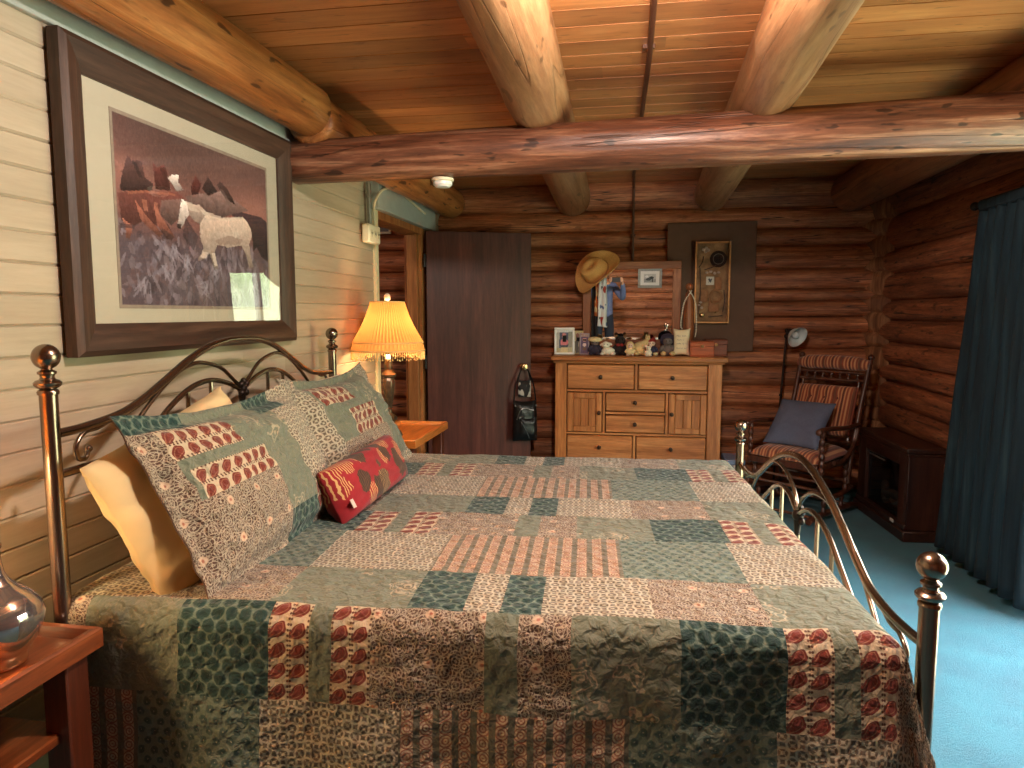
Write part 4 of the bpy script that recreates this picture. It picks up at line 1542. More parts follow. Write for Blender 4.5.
def table_lamp(loc, label, power, size=1.0, bz=.68):
    t = thing('table_lamp', label, 'lamp', loc, 0, 'pair of fringed table lamps')
    mb = MB(); mb.lathe([(0, 0), (.078, 0), (.080, .012), (.070, .022), (.074, .032), (.078, .05), (.066, .072), (.052, .082), (.03, .092), (.0, .094)], 28)
    mb.build('lamp_foot', M_LBODY, t)
    mb = MB(); mb.lathe([(.024, .09), (.028, .1), (.020, .112), (.03, .124), (.047, .14), (.05, .152), (.032, .168), (.018, .18), (.016, .205), (.024, .212), (.018, .222)], 24)
    mb.build('stem_bulge', M_LBODY, t)
    mb = MB(); mb.lathe([(.018, .22), (.024, .26), (.034, .33), (.038, .37), (.03, .392)], 20, wave=lambda a, z: .07 * math.cos(8 * a)); mb.build('stem_body', M_LGLASS, t)
    mb = MB(); mb.lathe([(.03, .392), (.044, .40), (.046, .412), (.03, .428), (.022, .44), (.026, .47), (.02, .50), (.012, .505), (.011, .54)], 22); mb.build('stem_cap', M_LBODY, t)
    zb, zt, rb, rt = .55, .838, .21, .097
    n = 180
    prof = [(rb + .004, zb), (rb + .001, zb + .016), (rb - .004, zb + .04), (rb - .012, zb + .06)]
    prof += [(rb - .012 + (rt - rb + .012) * q - .010 * math.sin(PI * q), zb + .06 + (zt - zb - .06) * q) for q in [i / 9 for i in range(1, 10)]]
    mb = MB(); mb.lathe(prof, 60 * 6, caps=False, wave=lambda a, z: (.034 if z > zb + .055 else .004) * math.cos(60 * a))
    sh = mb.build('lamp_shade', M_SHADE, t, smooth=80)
    mb = MB()
    for zz, r in ((zb + .052, rb - .004), (zb + .006, rb + .006), (zt, rt + .001)):
        mb.tube([(r * math.cos(a), r * math.sin(a), zz) for a in [2 * PI * k / 64 for k in range(64)]], .0045, 6, closed=True)
    mb.each('shade_trim', M_FRINGE, sh)
    mb = MB()
    for k in range(96):
        a = 2 * PI * k / 96
        d = .03 + .016 * abs(math.sin(a * 12))
        x, y = rb * 1.02 * math.cos(a), rb * 1.02 * math.sin(a)
        mb.tube([(x, y, zb + .004), (x * .995, y * .995, zb - d)], [.0022, .0016], 5)
        mb.ball((x * .995, y * .995, zb - d), .0048, 6, 4)
    mb.build('fringe', M_FRINGE, sh)
    mb = MB(); mb.tube([(0, 0, .5), (.0, 0, .53)], .014, 10); mb.ball((0, 0, .60), (.032, .032, .044), 16, 10); bl = mb.build('bulb', M_BULB, t)
    bl.visible_shadow = True
    mb = MB()
    mb.tube(crom([(.012, 0, .53), (.055, 0, .60), (.055, 0, .72), (.0, 0, .832)], 6), .002, 6)
    mb.tube(crom([(-.012, 0, .53), (-.055, 0, .60), (-.055, 0, .72), (.0, 0, .832)], 6), .002, 6)
    for k in range(3):
        a = 2 * PI * k / 3
        mb.tube([(0, 0, .832), (rt * math.cos(a), rt * math.sin(a), .832)], .002, 6)
    mb.build('harp', M_LBODY, t)
    mb = MB(); mb.tube([(0, 0, .83), (0, 0, .846)], .006, 8); mb.ball((0, 0, .866), (.02, .02, .024), 14, 10); mb.build('finial', M_PEARL, t)
    L = bpy.data.lights.new('bulb_light', 'POINT'); L.energy = power; L.color = (1, .75, .42); L.shadow_soft_size = .05
    lo = bpy.data.objects.new('bulb_light', L); COL.objects.link(lo); lo.parent = t; lo.location = (0, 0, bz)
    t.scale = (size, size, size)
    return t


table_lamp((.229, 3.955, NZ2 + .003), 'lit lamp with pleated amber shade on the far nightstand', 4.8)
table_lamp((.165, 1.07, NZ1), 'smaller lit fringed lamp on the near nightstand, just outside the left edge', 10, .72, .572)
# ================================================================ DRESSER
M_DR = wood('dresser_wood', C(140, 80, 40), C(192, 122, 68), C(220, 156, 98), 'X', 1.2, .42, .1, bstr=.15, coat=.15)
M_DRZ = wood('dresser_wood_upright', C(140, 80, 40), C(190, 120, 66), C(218, 154, 96), 'Z', 1.2, .42, .1, bstr=.15, coat=.15)
M_KNOB = plain('dark_pewter_knob', C(70, 54, 44), .35, .8, var=.15)
DX0, DX1, DYF, DYB, DTOP = 1.06, 2.325, 5.45, 5.885, 1.087
t = thing('dresser', 'honey oak dresser with seven drawers and two small doors', 'dresser', ((DX0 + DX1) / 2, DYF, 0))
B = lambda mb, n, m: mb.build(n, m, t, world=True)
BE = lambda mb, n, m: mb.each(n, m, t, world=True)
mb = MB()
mb.bx(DX0 - .034, DX1 + .038, DYF - .03, DYB + .01, 1.047, DTOP, .010)
mb.bx(DX0 - .016, DX1 + .018, DYF - .014, DYB, 1.032, 1.047, .005)
B(mb, 'top', M_DR)
mb = MB()
mb.bx(DX0, 1.150, DYF, DYF + .05, 0.0, 1.033, .004); mb.bx(2.222, DX1, DYF, DYF + .05, 0.0, 1.033, .004)
mb.bx(DX0, DX0 + .02, DYF + .03, DYB, .06, 1.033, .002); mb.bx(DX1 - .02, DX1, DYF + .03, DYB, .06, 1.033, .002)
mb.bx(DX0, DX0 + .06, DYB - .05, DYB, 0, 1.033, .002); mb.bx(DX1 - .06, DX1, DYB - .05, DYB, 0, 1.033, .002)
BE(mb, 'side_post', M_DRZ)
mb = MB()
for z0, z1 in ((1.026, 1.034), (.808, .826), (.472, .488), (.262, .278), (.05, .10)):
    mb.bx(1.15, 2.222, DYF + .006, DYF + .05, z0, z1, .002)
mb.bx(1.454, 1.909, DYF + .006, DYF + .05, .636, .655, .002)
BE(mb, 'cross_rail', M_DR)
mb = MB()
mb.bx(1.676, 1.696, DYF + .006, DYF + .05, .826, 1.03, .002); mb.bx(1.668, 1.688, DYF + .006, DYF + .05, .1, .472, .002)
mb.bx(1.432, 1.450, DYF + .006, DYF + .05, .488, .808, .002); mb.bx(1.911, 1.931, DYF + .006, DYF + .05, .488, .808, .002)
BE(mb, 'divider', M_DRZ)
mb = MB(); mb.bx(DX0 + .02, DX1 - .02, DYF + .05, DYB - .01, .08, 1.03, .001)
B(mb, 'carcass', plain('dresser_inside', C(60, 34, 20), .7))


def knob(parent, x, y, z, base=True):
    mb = MB()
    mb.lathe([(.015, 0), (.015, .003), (.007, .006), (.006, .016), (.013, .022), (.0155, .029), (.012, .035), (0, .037)], 16, M=frame_M((x, y, z), (1, 0, 0), (0, 0, 1)))
    o = mb.build('knob', M_KNOB, parent, world=False)
    return o


def to_local(o):
    L = t.location
    o.data.transform(Matrix.Translation((-L[0], -L[1], -L[2])))


def drawer(x0, x1, z0, z1):
    mb = MB(); mb.bx(x0 + .004, x1 - .004, DYF - .004, DYF + .03, z0 + .004, z1 - .004, .007)
    o = B(mb, 'drawer', M_DR)
    k = knob(o, (x0 + x1) / 2, DYF - .004, (z0 + z1) / 2); to_local(k)


for d in ((1.152, 1.675, .828, 1.026), (1.698, 2.220, .828, 1.026), (1.452, 1.909, .657, .806), (1.452, 1.909, .490, .634),
          (1.152, 1.667, .280, .470), (1.690, 2.220, .280, .470), (1.152, 1.667, .102, .260), (1.690, 2.220, .102, .260)):
    drawer(*d)


def cab_door(x0, x1, z0, z1, kx):
    mb = MB()
    f = .05
    mb.bx(x0 + .004, x0 + f, DYF - .006, DYF + .02, z0 + .004, z1 - .004, .005)
    mb.bx(x1 - f, x1 - .004, DYF - .006, DYF + .02, z0 + .004, z1 - .004, .005)
    mb.bx(x0 + f, x1 - f, DYF - .006, DYF + .02, z1 - f, z1 - .004, .005)
    mb.bx(x0 + f, x1 - f, DYF - .006, DYF + .02, z0 + .004, z0 + f, .005)
    o = B(mb, 'door', M_DRZ)
    mb = MB()
    n = 3
    for i in range(n):
        a = x0 + f + (x1 - x0 - 2 * f) * i / n; b = x0 + f + (x1 - x0 - 2 * f) * (i + 1) / n
        mb.bx(a + .001, b - .001, DYF + .004, DYF + .018, z0 + f - .004, z1 - f + .004, .004)
    q = mb.build('door_panel', M_DRZ, o); to_local(q)
    k = knob(o, kx, DYF - .006, (z0 + z1) / 2); to_local(k)


cab_door(1.152, 1.431, .489, .806, 1.404)
cab_door(1.931, 2.220, .489, .806, 1.957)

# ================================================================ MIRROR
CAMP = V((1.65, 0, 1.42))
MC = V((1.638, 5.742, 1.47))                       # mirror centre
MP = V((1.515, 5.735, 1.685))
nrm = (CAMP - MP).normalized()
MXV = V((1, 0, 0)) - nrm * nrm.x
M_MIR = frame_M(MC, MXV, V((0, 0, 1)) - nrm * nrm.z)   # local x right, y up, z = nrm, towards the room
M_MW = wood('mirror_frame_wood', C(118, 62, 34), C(166, 98, 58), C(196, 132, 88), 'X', 1.3, .45, .08, bstr=.15)
M_MWZ = wood('mirror_frame_wood_upright', C(118, 62, 34), C(166, 98, 58), C(196, 132, 88), 'Z', 1.3, .45, .08, bstr=.15)
t = thing('dresser_mirror', 'wood framed mirror standing on the dresser', 'mirror', (1.638, 5.80, DTOP))
TI = Matrix.Translation(-t.location)
W2, H2 = .388, .362
mb = MB(); mb.bx(-W2, W2, H2 - .062, H2, -.018, .014, .005, M=M_MIR); mb.bx(-W2 + .06, W2 - .06, -H2 + .03, -H2 + .10, -.018, .014, .005, M=M_MIR)
mb.bx(-W2 + .06, W2 - .06, -H2 - .02, -H2 + .028, -.018, .008, .004, M=M_MIR)
[o.data.transform(TI) for o in mb.each('frame_rail', M_MW, t)]
mb = MB(); mb.bx(-W2, -W2 + .066, -H2 - .02, H2 - .06, -.018, .014, .005, M=M_MIR); mb.bx(W2 - .066, W2, -H2 - .02, H2 - .06, -.018, .014, .005, M=M_MIR)
[o.data.transform(TI) for o in mb.each('frame_stile', M_MWZ, t)]
m, nt, b = newmat('mirror_glass', .004, 1.0)
b.inputs['Base Color'].default_value = (.92, .92, .92, 1)
M_MIRG = m
mb = MB(); mb.bx(-W2 + .06, W2 - .06, -H2 + .095, H2 - .058, -.01, .002, .0005, M=M_MIR)
o = mb.build('mirror_glass', M_MIRG, t); o.data.transform(TI)
mb = MB()
mb.bx(1.25, 2.03, 5.75, 5.86, DTOP, DTOP + .026, .005); mb.bx(1.27, 1.33, 5.79, 5.83, DTOP + .02, 1.50, .004); mb.bx(1.95, 2.01, 5.79, 5.83, DTOP + .02, 1.50, .004)
o = mb.build('support', M_MWZ, t); o.data.transform(TI)

# necklace post beside the mirror
t = thing('necklace_stand', 'turned wooden post with ball top beside the mirror, hung with pale beads', 'stand', (2.086, 5.70, DTOP))
mb = MB(); mb.bx(-.055, .055, -.045, .045, 0, .02, .005)
mb.lathe([(.03, .02), (.036, .06), (.041, .15), (.042, .30), (.036, .42), (.028, .485), (.014, .50), (.012, .512)], 24)
mb.build('post', M_MWZ, t)
mb = MB(); mb.ball((0, 0, .538), .030, 18, 12); mb.build('ball_finial', M_MWZ, t)
M_BEAD = plain('pale_bead', C(238, 226, 206), .3, var=.06)
M_BEADB = plain('brown_bead', C(104, 62, 40), .3, var=.2)


def bead_string(name, label, base, pts, r, mat, gap=1.9):
    path = crom(pts, 30)
    mb = MB()
    last = None
    for p in path:
        if last is None or (p - last).length > r * gap:
            mb.ball(tuple(p), r, 8, 6); last = p
    o = mb.build(name, mat)
    return tag(o, label, 'necklace', 'necklaces on the post by the mirror')


bx0, by0 = 2.086, 5.70
bead_string('necklace', 'string of pale white beads hanging over the wooden post', None,
            [(bx0 + .015, by0 - .026, DTOP + .505), (bx0 - .038, by0 - .046, DTOP + .42), (bx0 - .058, by0 - .05, DTOP + .30), (bx0 - .062, by0 - .052, DTOP + .23), (bx0 - .048, by0 - .055, DTOP + .205)], .0062, M_BEAD)
bead_string('necklace', 'long pale bead strand hanging down the far side of the wooden post', None,
            [(bx0 - .0, by0 - .03, DTOP + .505), (bx0 + .04, by0 - .044, DTOP + .43), (bx0 + .054, by0 - .046, DTOP + .32), (bx0 + .056, by0 - .05, DTOP + .2), (bx0 + .05, by0 - .05, DTOP + .15)], .0056, M_BEAD)
bead_string('necklace', 'string of small dark beads on the front of the wooden post', None,
            [(bx0 - .01, by0 - .034, DTOP + .50), (bx0 - .022, by0 - .047, DTOP + .40), (bx0 - .024, by0 - .05, DTOP + .2), (bx0 - .002, by0 - .052, DTOP + .12), (bx0 + .012, by0 - .052, DTOP + .2)], .0042, M_BEADB)

# ================================================================ HAT on the mirror corner
M_STRAW = plain('straw_weave', C(214, 160, 92), .75, var=.16, scale=160, bmp=.3)
M_BAND = plain('tan_hat_band', C(168, 112, 58), .6, var=.2)
HC = V((1.365, 5.665, 1.742))
yl = V((.76, -.10, .62)); zl = V((-.50, -.80, .30))
M_HAT = frame_M(HC, yl.cross(zl), yl)
if (M_HAT.to_3x3() @ V((0, 0, 1))).dot(zl) < 0:
    M_HAT = frame_M(HC, -yl.cross(zl), yl)
t = thing('cowboy_hat', 'tan straw cowboy hat hanging on the corner of the mirror', 'hat', HC)
TI = Matrix.Translation(-HC)
nu, nv = 64, 26
vs, fs = [], []
for i in range(nv + 1):
    q = i / nv
    for k in range(nu):
        a = 2 * PI * k / nu
        ca, sa = math.cos(a), math.sin(a)
        if q < .45:        # brim, from outside in
            s = q / .45
            rx = .165 + (.082 - .165) * s; ry = .205 + (.105 - .205) * s
            out = 1 - s
            z = .075 * (abs(ca) ** 2.2) * out ** 1.4 - .022 * (abs(sa) ** 3) * out
            x, y = rx * ca * (1 - .13 * out * abs(ca)), ry * sa
        else:              # crown
            s = (q - .45) / .55
            if s < .62:
                w = s / .62
                rx = .082 - .016 * w; ry = .105 - .016 * w
                z = .118 * w ** .9
            else:
                w = (s - .62) / .38
                rx = .066 * (1 - w); ry = .089 * (1 - w)
                z = .118 + .012 * math.sin(w * PI) - .034 * w * w
            x, y = rx * ca, ry * sa
            if s > .3:     # front pinch dents
                e = min(1, (s - .3) / .4)
                z -= .016 * e * max(0, sa) * (1 - .3 * e)
                x *= 1 - .22 * e * max(0, sa) ** 2
        vs.append((x, y, z))
for i in range(nv):
    for k in range(nu):
        k2 = (k + 1) % nu
        fs.append((i * nu + k, i * nu + k2, (i + 1) * nu + k2, (i + 1) * nu + k))
mb = MB(); mb.add(vs, fs, M=M_HAT)
o = mb.build('hat_body', M_STRAW, t, smooth=80); o.data.transform(TI)
md = o.modifiers.new('t', 'SOLIDIFY'); md.thickness = .004
mb = MB(); mb.tube([M_HAT @ V((.0835 * math.cos(a), .1065 * math.sin(a), .012)) for a in [2 * PI * k / 48 for k in range(48)]], .009, 6, closed=True)
o = mb.build('hat_band', M_BAND, t); o.data.transform(TI)

# scarves hanging under the hat
def scarf_mat(name, base, cols, sc):
    m, nt, b = newmat(name, .8)
    co = obj_coord(nt)
    c = base
    for i, (cc, e) in enumerate(cols):
        n = nd(nt, 'ShaderNodeTexNoise', Vector=obj_coord(nt, (sc, sc, sc * (.6 + .2 * i))), Scale=1.0, Detail=1.0)
        n.noise_dimensions = '4D'; n.inputs['W'].default_value = i * 3.3
        c = mix(nt, step(nt, n.outputs[0], e, .02), c, cc)
    nt.links.new(c if hasattr(c, 'is_output') else mix(nt, 0.0, c, c), b.inputs['Base Color'])
    return m


def scarf(label, x, w, z0, z1, y, mat, seed):
    vs, fs = [], []
    nu, nv = 14, 30
    for j in range(nv + 1):
        for i in range(nu + 1):
            u, v = i / nu, j / nv
            ww = w * (.75 + .25 * v)
            vs.append((x + (u - .5) * ww + .006 * noise3(u * 2, v * 3, seed), y - .012 * math.sin(u * PI * 3 + seed) - .008 * noise3(u * 3, v * 2, seed + 2), z1 + (z0 - z1) * v - .012 * u * v))
    for j in range(nv):
        for i in range(nu):
            a = j * (nu + 1) + i
            fs.append((a, a + 1, a + nu + 2, a + nu + 1))
    mb = MB(); mb.add(vs, fs)
    o = mb.build('scarf', mat, smooth=80)
    md = o.modifiers.new('t', 'SOLIDIFY'); md.thickness = .004
    return tag(o, label, 'scarf', 'scarves hanging under the straw hat')


scarf('white scarf with red and blue blotches hanging beside the mirror glass', 1.410, .074, 1.315, 1.70, 5.698,
      scarf_mat('white_printed_scarf', C(232, 226, 226), [(C(176, 60, 48), .62), (C(92, 104, 146), .66), (C(60, 40, 40), .70)], 16), 1)
scarf('orange and teal scarf hanging between the white scarf and the mirror frame', 1.362, .04, 1.40, 1.66, 5.706,
      scarf_mat('orange_striped_scarf', C(206, 104, 48), [(C(228, 196, 150), .55), (C(52, 92, 98), .58)], 20), 4)
scarf('dark scarf hanging lowest at the left edge of the mirror', 1.346, .05, 1.13, 1.68, 5.714,
      scarf_mat('dark_scarf', C(34, 26, 30), [(C(74, 56, 60), .62)], 18), 7)

# ================================================================ THINGS ON THE DRESSER
M_PFR = plain('silver_white_frame', C(224, 222, 216), .35, var=.04)
TOPZ = DTOP


def photo_frame(label, x, y, w, h, yaw, lean_, mat, cv, border=.12, d=.014):
    t = thing('photo_frame', label, 'photo frame', (x, y, TOPZ), yaw, 'photo frames on the dresser')
    R = Matrix.Rotation(-lean_, 4, 'X')
    F = R @ frame_M((0, 0, .002), (1, 0, 0), (0, 0, 1))      # x right, y up, z = -Y (towards the room)
    bw = border * w
    mb = MB()
    mb.bx(-w / 2, w / 2, 0, bw, -d / 2, d / 2, .003, M=F); mb.bx(-w / 2, w / 2, h - bw, h, -d / 2, d / 2, .003, M=F)
    mb.bx(-w / 2, -w / 2 + bw, bw, h - bw, -d / 2, d / 2, .003, M=F); mb.bx(w / 2 - bw, w / 2, bw, h - bw, -d / 2, d / 2, .003, M=F)
    mb.bx(-w / 2 + .004, w / 2 - .004, .004, h - .004, -d / 2, -d / 2 + .004, .001, M=F)
    mb.build('frame', mat, t)
    cv.build('photo', F @ Matrix.Translation((-w / 2 + bw * .9, bw * .9, d * .1)), w - 1.8 * bw, h - 1.8 * bw, t, mat_print())
    mb = MB(); mb.box((0, .045, h * .33), (.03, .004, h * .7), .001, M=Matrix.Rotation(.28, 4, 'X')); mb.build('easel_leg', M_BLACK, t)
    return t


cv = Canvas(30, 40, (84, 96, 116))
cv.poly([(0, 0), (1, 0), (1, .12), (0, .12)], (206, 206, 204)); cv.poly([(0, .12), (.2, .12), (.15, 1), (0, 1)], (172, 170, 160)); cv.poly([(.75, .1), (1, .1), (1, 1), (.7, 1)], (140, 136, 120))
cv.poly([(.2, .12), (.75, .12), (.75, .72), (.2, .72)], (60, 66, 92))
cv.ell(.48, .24, .13, .09, (200, 120, 120)); cv.ell(.46, .31, .085, .075, (214, 168, 140))
cv.poly([(.26, .48), (.4, .40), (.56, .40), (.74, .52), (.7, .66), (.28, .68)], (212, 104, 110)); cv.poly([(.22, .70), (.76, .66), (.7, .76), (.3, .78)], (40, 40, 50))
cv.poly([(0, .80), (1, .76), (1, 1), (0, 1)], (176, 168, 130)); cv.poly([(.3, .78), (.7, .78), (.72, 1), (.25, 1)], (206, 190, 140)); cv.grain(7)
photo_frame('silver framed photo of a seated figure in pink, at the end of the dresser', 1.118, 5.585, .162, .218, .12, .16, M_PFR, cv, .11)
cv = Canvas(14, 26, (200, 182, 132)); cv.poly([(.1, .45), (.5, .3), (.8, .95), (.2, 1)], (92, 82, 54)); cv.ell(.4, .2, .2, .12, (150, 90, 60)); cv.poly([(.5, .5), (.9, .4), (.9, 1), (.6, 1)], (226, 210, 170)); cv.grain(8)
photo_frame('narrow cream photo frame tucked behind the silver framed photo', 1.222, 5.655, .082, .190, .05, .14, plain('cream_frame', C(226, 204, 150), .5), cv, .1)
cv = Canvas(12, 26, (96, 74, 110)); cv.ell(.5, .28, .3, .1, (200, 150, 150)); cv.ell(.5, .55, .28, .09, (214, 190, 190)); cv.ell(.5, .75, .25, .08, (120, 90, 70)); cv.poly([(0, .0), (1, 0), (1, .1), (0, .1)], (180, 150, 140)); cv.grain(8)
photo_frame('narrow mauve photo frame between the cream frame and the toys', 1.275, 5.60, .080, .172, -.05, .12, plain('mauve_silver_frame', C(170, 150, 158), .35, .3), cv, .14)

# soft toys
TOYS = 'soft toys and figures lined up on the dresser'


def toy(label, name, x, y, sc, parts, yaw=0.0, cat='soft toy'):
    t = thing(name, label, cat, (x, y, TOPZ), yaw, TOYS)
    for nm, mat, balls in parts:
        mb = MB()
        for b in balls:
            c, r = b[0], b[1]
            r = r if isinstance(r, (tuple, list)) else (r, r, r)
            if len(b) > 2:   # tilt about Y
                Rm = Matrix.Translation(V(c) * sc) @ Matrix.Rotation(b[2], 4, 'Y')
                mb.ball((0, 0, 0), tuple(q * sc for q in r), 14, 10, M=Rm, lump=.08)
            else:
                mb.ball(tuple(q * sc for q in c), tuple(q * sc for q in r), 14, 10, lump=.08)
        (mb.each if nm in ('eye', 'ear', 'leg', 'paw') else mb.build)(nm, mat, t)
    return t


F_ = lambda n, c: plain(n, c, .9, var=.14, scale=60, bmp=.4)
PW, PB_, PT, PG, PN, PR = F_('white_plush', C(240, 232, 214)), F_('dark_plush', C(46, 32, 30)), F_('tan_plush', C(218, 188, 136)), F_('grey_plush', C(112, 98, 96)), F_('navy_cloth', C(54, 46, 66)), F_('red_cloth', C(150, 44, 40))
PK = F_('pale_pink_cloth', C(226, 190, 170)); PCR = F_('cream_knit', C(232, 208, 160)); PBR = F_('brown_plush', C(120, 86, 62)); PY = F_('dark_blue_cloth', C(52, 50, 76))
EYE = plain('bead_eye', C(14, 12, 12), .15, var=.02)
eyes = lambda y, z, d=.14, r=.035: [((-d, y, z), r), ((d, y, z), r)]
# sitting toy in arbitrary units (height about 1), front = -y
toy('soft toy in navy cloth with a cream knitted hat, next to the photo frames', 'soft_toy', 1.360, 5.60, .150, [
    ('body', PN, [((0, 0, .30), (.34, .26, .30)), ((-.26, -.12, .36), (.10, .12, .2), .5), ((.26, -.12, .36), (.10, .12, .2), -.5), ((-.2, -.26, .09), (.12, .2, .09)), ((.2, -.26, .09), (.12, .2, .09))]),
    ('head', PG, [((0, -.02, .68), (.24, .22, .2))]), ('eye', EYE, eyes(-.235, .67, .09, .03)), ('hat', PCR, [((0, 0, .82), (.38, .32, .16))])])
toy('white plush lamb lying beside the toy in navy cloth', 'soft_toy', 1.458, 5.575, .125, [
    ('body', PW, [((.05, 0, .28), (.42, .3, .27)), ((.35, -.2, .12), (.18, .2, .11)), ((-.3, -.22, .11), (.16, .2, .1))]),
    ('head', PW, [((-.08, -.16, .66), (.26, .24, .22)), ((-.12, -.36, .60), (.13, .12, .1))]), ('ear', PW, [((-.34, -.1, .70), (.14, .06, .08), -.5), ((.18, -.1, .72), (.14, .06, .08), .5)]),
    ('eye', EYE, [((-.18, -.36, .70), .03), ((.02, -.37, .70), .03)])])
toy('dark brown plush bear with a red bow, behind the white lamb', 'soft_toy', 1.555, 5.625, .165, [
    ('body', PB_, [((0, 0, .28), (.30, .24, .28)), ((-.28, -.1, .32), (.1, .12, .2), .6), ((.28, -.1, .32), (.1, .12, .2), -.6), ((-.2, -.26, .1), (.13, .18, .1)), ((.2, -.26, .1), (.13, .18, .1))]),
    ('head', PB_, [((.02, -.03, .70), (.26, .23, .23)), ((.04, -.24, .66), (.11, .09, .09))]), ('ear', PBR, [((-.19, 0, .90), (.09, .05, .09)), ((.23, 0, .90), (.09, .05, .09))]),
    ('eye', EYE, [((-.06, -.25, .74), .03), ((.12, -.25, .74), .03)]), ('bow', PR, [((-.08, -.24, .5), (.1, .05, .07)), ((.1, -.24, .5), (.1, .05, .07)), ((0, -.25, .5), .04)])])
toy('small pale doll in a cream dress sitting in front of the bear', 'doll', 1.636, 5.540, .122, [
    ('body', PCR, [((0, 0, .26), (.3, .26, .26)), ((-.24, -.12, .34), (.08, .1, .16), .7), ((.24, -.12, .34), (.08, .1, .16), -.7)]), ('leg', PK, [((-.16, -.28, .08), (.09, .18, .08)), ((.16, -.28, .08), (.09, .18, .08))]),
    ('head', PK, [((0, -.03, .66), (.19, .18, .2))]), ('hair', PT, [((0, .03, .72), (.23, .2, .21)), ((-.19, -.02, .6), (.07, .08, .14)), ((.19, -.02, .6), (.07, .08, .14))]), ('eye', EYE, eyes(-.205, .68, .07, .024))], cat='doll')
t = thing('plush_cat', 'tan plush cat figure leaning back with a long pointed head', 'soft toy', (1.725, 5.60, TOPZ), .0, TOYS)
t.scale = (.76, .8, .82)
mb = MB()
mb.tube(crom([(-.055, 0, .04), (-.03, 0, .072), (.012, 0, .10), (.045, -.005, .135), (.060, -.012, .168)], 6), [.050, .056, .060, .062, .062, .062, .060, .059, .057, .054, .052, .050, .046, .043, .040, .036, .032, .030, .028, .027, .026, .024, .022, .02, .016], 16)
mb.ball((-.02, 0, .045), (.075, .055, .045), 16, 10); mb.ball((.035, -.045, .022), (.028, .04, .022), 12, 8); mb.ball((-.05, -.045, .022), (.028, .04, .022), 12, 8)
mb.ball((.058, -.02, .165), (.028, .03, .024), 14, 9)
mb.build('body', PT, t, smooth=80)
mb = MB(); mb.lathe([(.012, 0), (.008, .014), (0, .024)], 10, c=(.046, -.012, .182)); mb.lathe([(.012, 0), (.008, .014), (0, .024)], 10, c=(.072, -.012, .18)); mb.each('ear', PT, t)
mb = MB(); mb.ball((.048, -.046, .170), .0035, 8, 6); mb.ball((.068, -.046, .170), .0035, 8, 6); mb.each('eye', EYE, t)
toy('small doll with a red cap between the plush cat and the grey bear', 'doll', 1.800, 5.60, .148, [
    ('body', PY, [((0, 0, .26), (.26, .22, .26)), ((-.24, -.1, .36), (.08, .1, .17), .7), ((.24, -.1, .36), (.08, .1, .17), -.7)]), ('leg', PCR, [((-.2, -.26, .1), (.14, .2, .1)), ((.2, -.26, .1), (.14, .2, .1))]),
    ('head', PK, [((0, -.03, .66), (.2, .18, .19))]), ('cap', PR, [((0, .01, .80), (.24, .22, .13)), ((.1, .0, .9), (.09, .09, .07))]), ('eye', EYE, eyes(-.205, .67, .07, .026)), ('bow', PN, [((-.07, -.21, .46), (.08, .05, .06)), ((.07, -.21, .46), (.08, .05, .06))])], cat='doll')
toy('small white plush mouse sitting in front of the doll with the red cap', 'soft_toy', 1.775, 5.53, .075, [
    ('body', PW, [((0, 0, .34), (.38, .34, .34)), ((-.2, -.3, .1), (.14, .18, .1)), ((.2, -.3, .1), (.14, .18, .1))]), ('head', PW, [((0, -.08, .80), (.26, .26, .24)), ((0, -.34, .76), (.1, .1, .08))]),
    ('ear', PK, [((-.22, -.02, 1.02), (.15, .05, .15)), ((.22, -.02, 1.02), (.15, .05, .15))]), ('eye', EYE, eyes(-.32, .86, .1, .036))])
toy('grey plush bear in a round dark hat next to the small lettered cushion', 'soft_toy', 1.925, 5.605, .172, [
    ('body', PG, [((0, 0, .27), (.28, .24, .27)), ((-.26, -.1, .34), (.1, .12, .18), .6), ((.26, -.1, .34), (.1, .12, .18), -.6)]), ('paw', PT, [((-.2, -.26, .11), (.13, .17, .11)), ((.2, -.26, .11), (.13, .17, .11))]),
    ('head', PG, [((0, -.05, .64), (.22, .2, .19)), ((0, -.24, .60), (.1, .08, .08))]), ('hat', PN, [((0, .06, .72), (.34, .10, .30)), ((0, .05, .80), (.24, .2, .16))]), ('eye', EYE, eyes(-.225, .68, .08, .026))])

# small lettered cushion: four lines of thin stitched script
M_SC = plain('cream_linen', C(240, 220, 184), .85, var=.04, scale=60)
FC = frame_M((2.028, 5.585, TOPZ + .108), (1, -.06, .0), (0, .10, 1))
pc = cushion('lettered_cushion', .128, .212, .05, FC, [M_SC], flange=0, pinch=.10, n=20, seed=4, wr=.002)
tag(pc, 'small cream cushion with stitched script standing on the dresser', 'cushion')
mb = MB()
rs = random.Random(3)
for row, (zz, x0, x1, am) in enumerate(((.044, -.038, .034, .010), (.014, -.034, .018, .008), (-.016, -.038, .038, .010), (-.050, -.040, .038, .005))):
    n = int((x1 - x0) / .0042)
    pts = []
    for i in range(n):
        x = x0 + (x1 - x0) * i / (n - 1)
        y = zz + (am * (.5 if rs.random() < .6 else 1) * (1 if i % 2 else -.35))
        uu, vv = abs(x / .064), abs(y / .106)
        z = .025 * ((1 - uu ** 3) * (1 - vv ** 3)) ** .55 + .0032
        if rs.random() < .14 and len(pts) > 3:
            mb.tube(crom(pts, 4), .0008, 4); pts = []
            continue
        pts.append((x + .001 * rs.random(), y, z))
    if len(pts) > 2:
        mb.tube(crom(pts, 4), .0008, 4)
mb.build('stitched_script', plain('brown_thread', C(112, 84, 76), .8), pc)

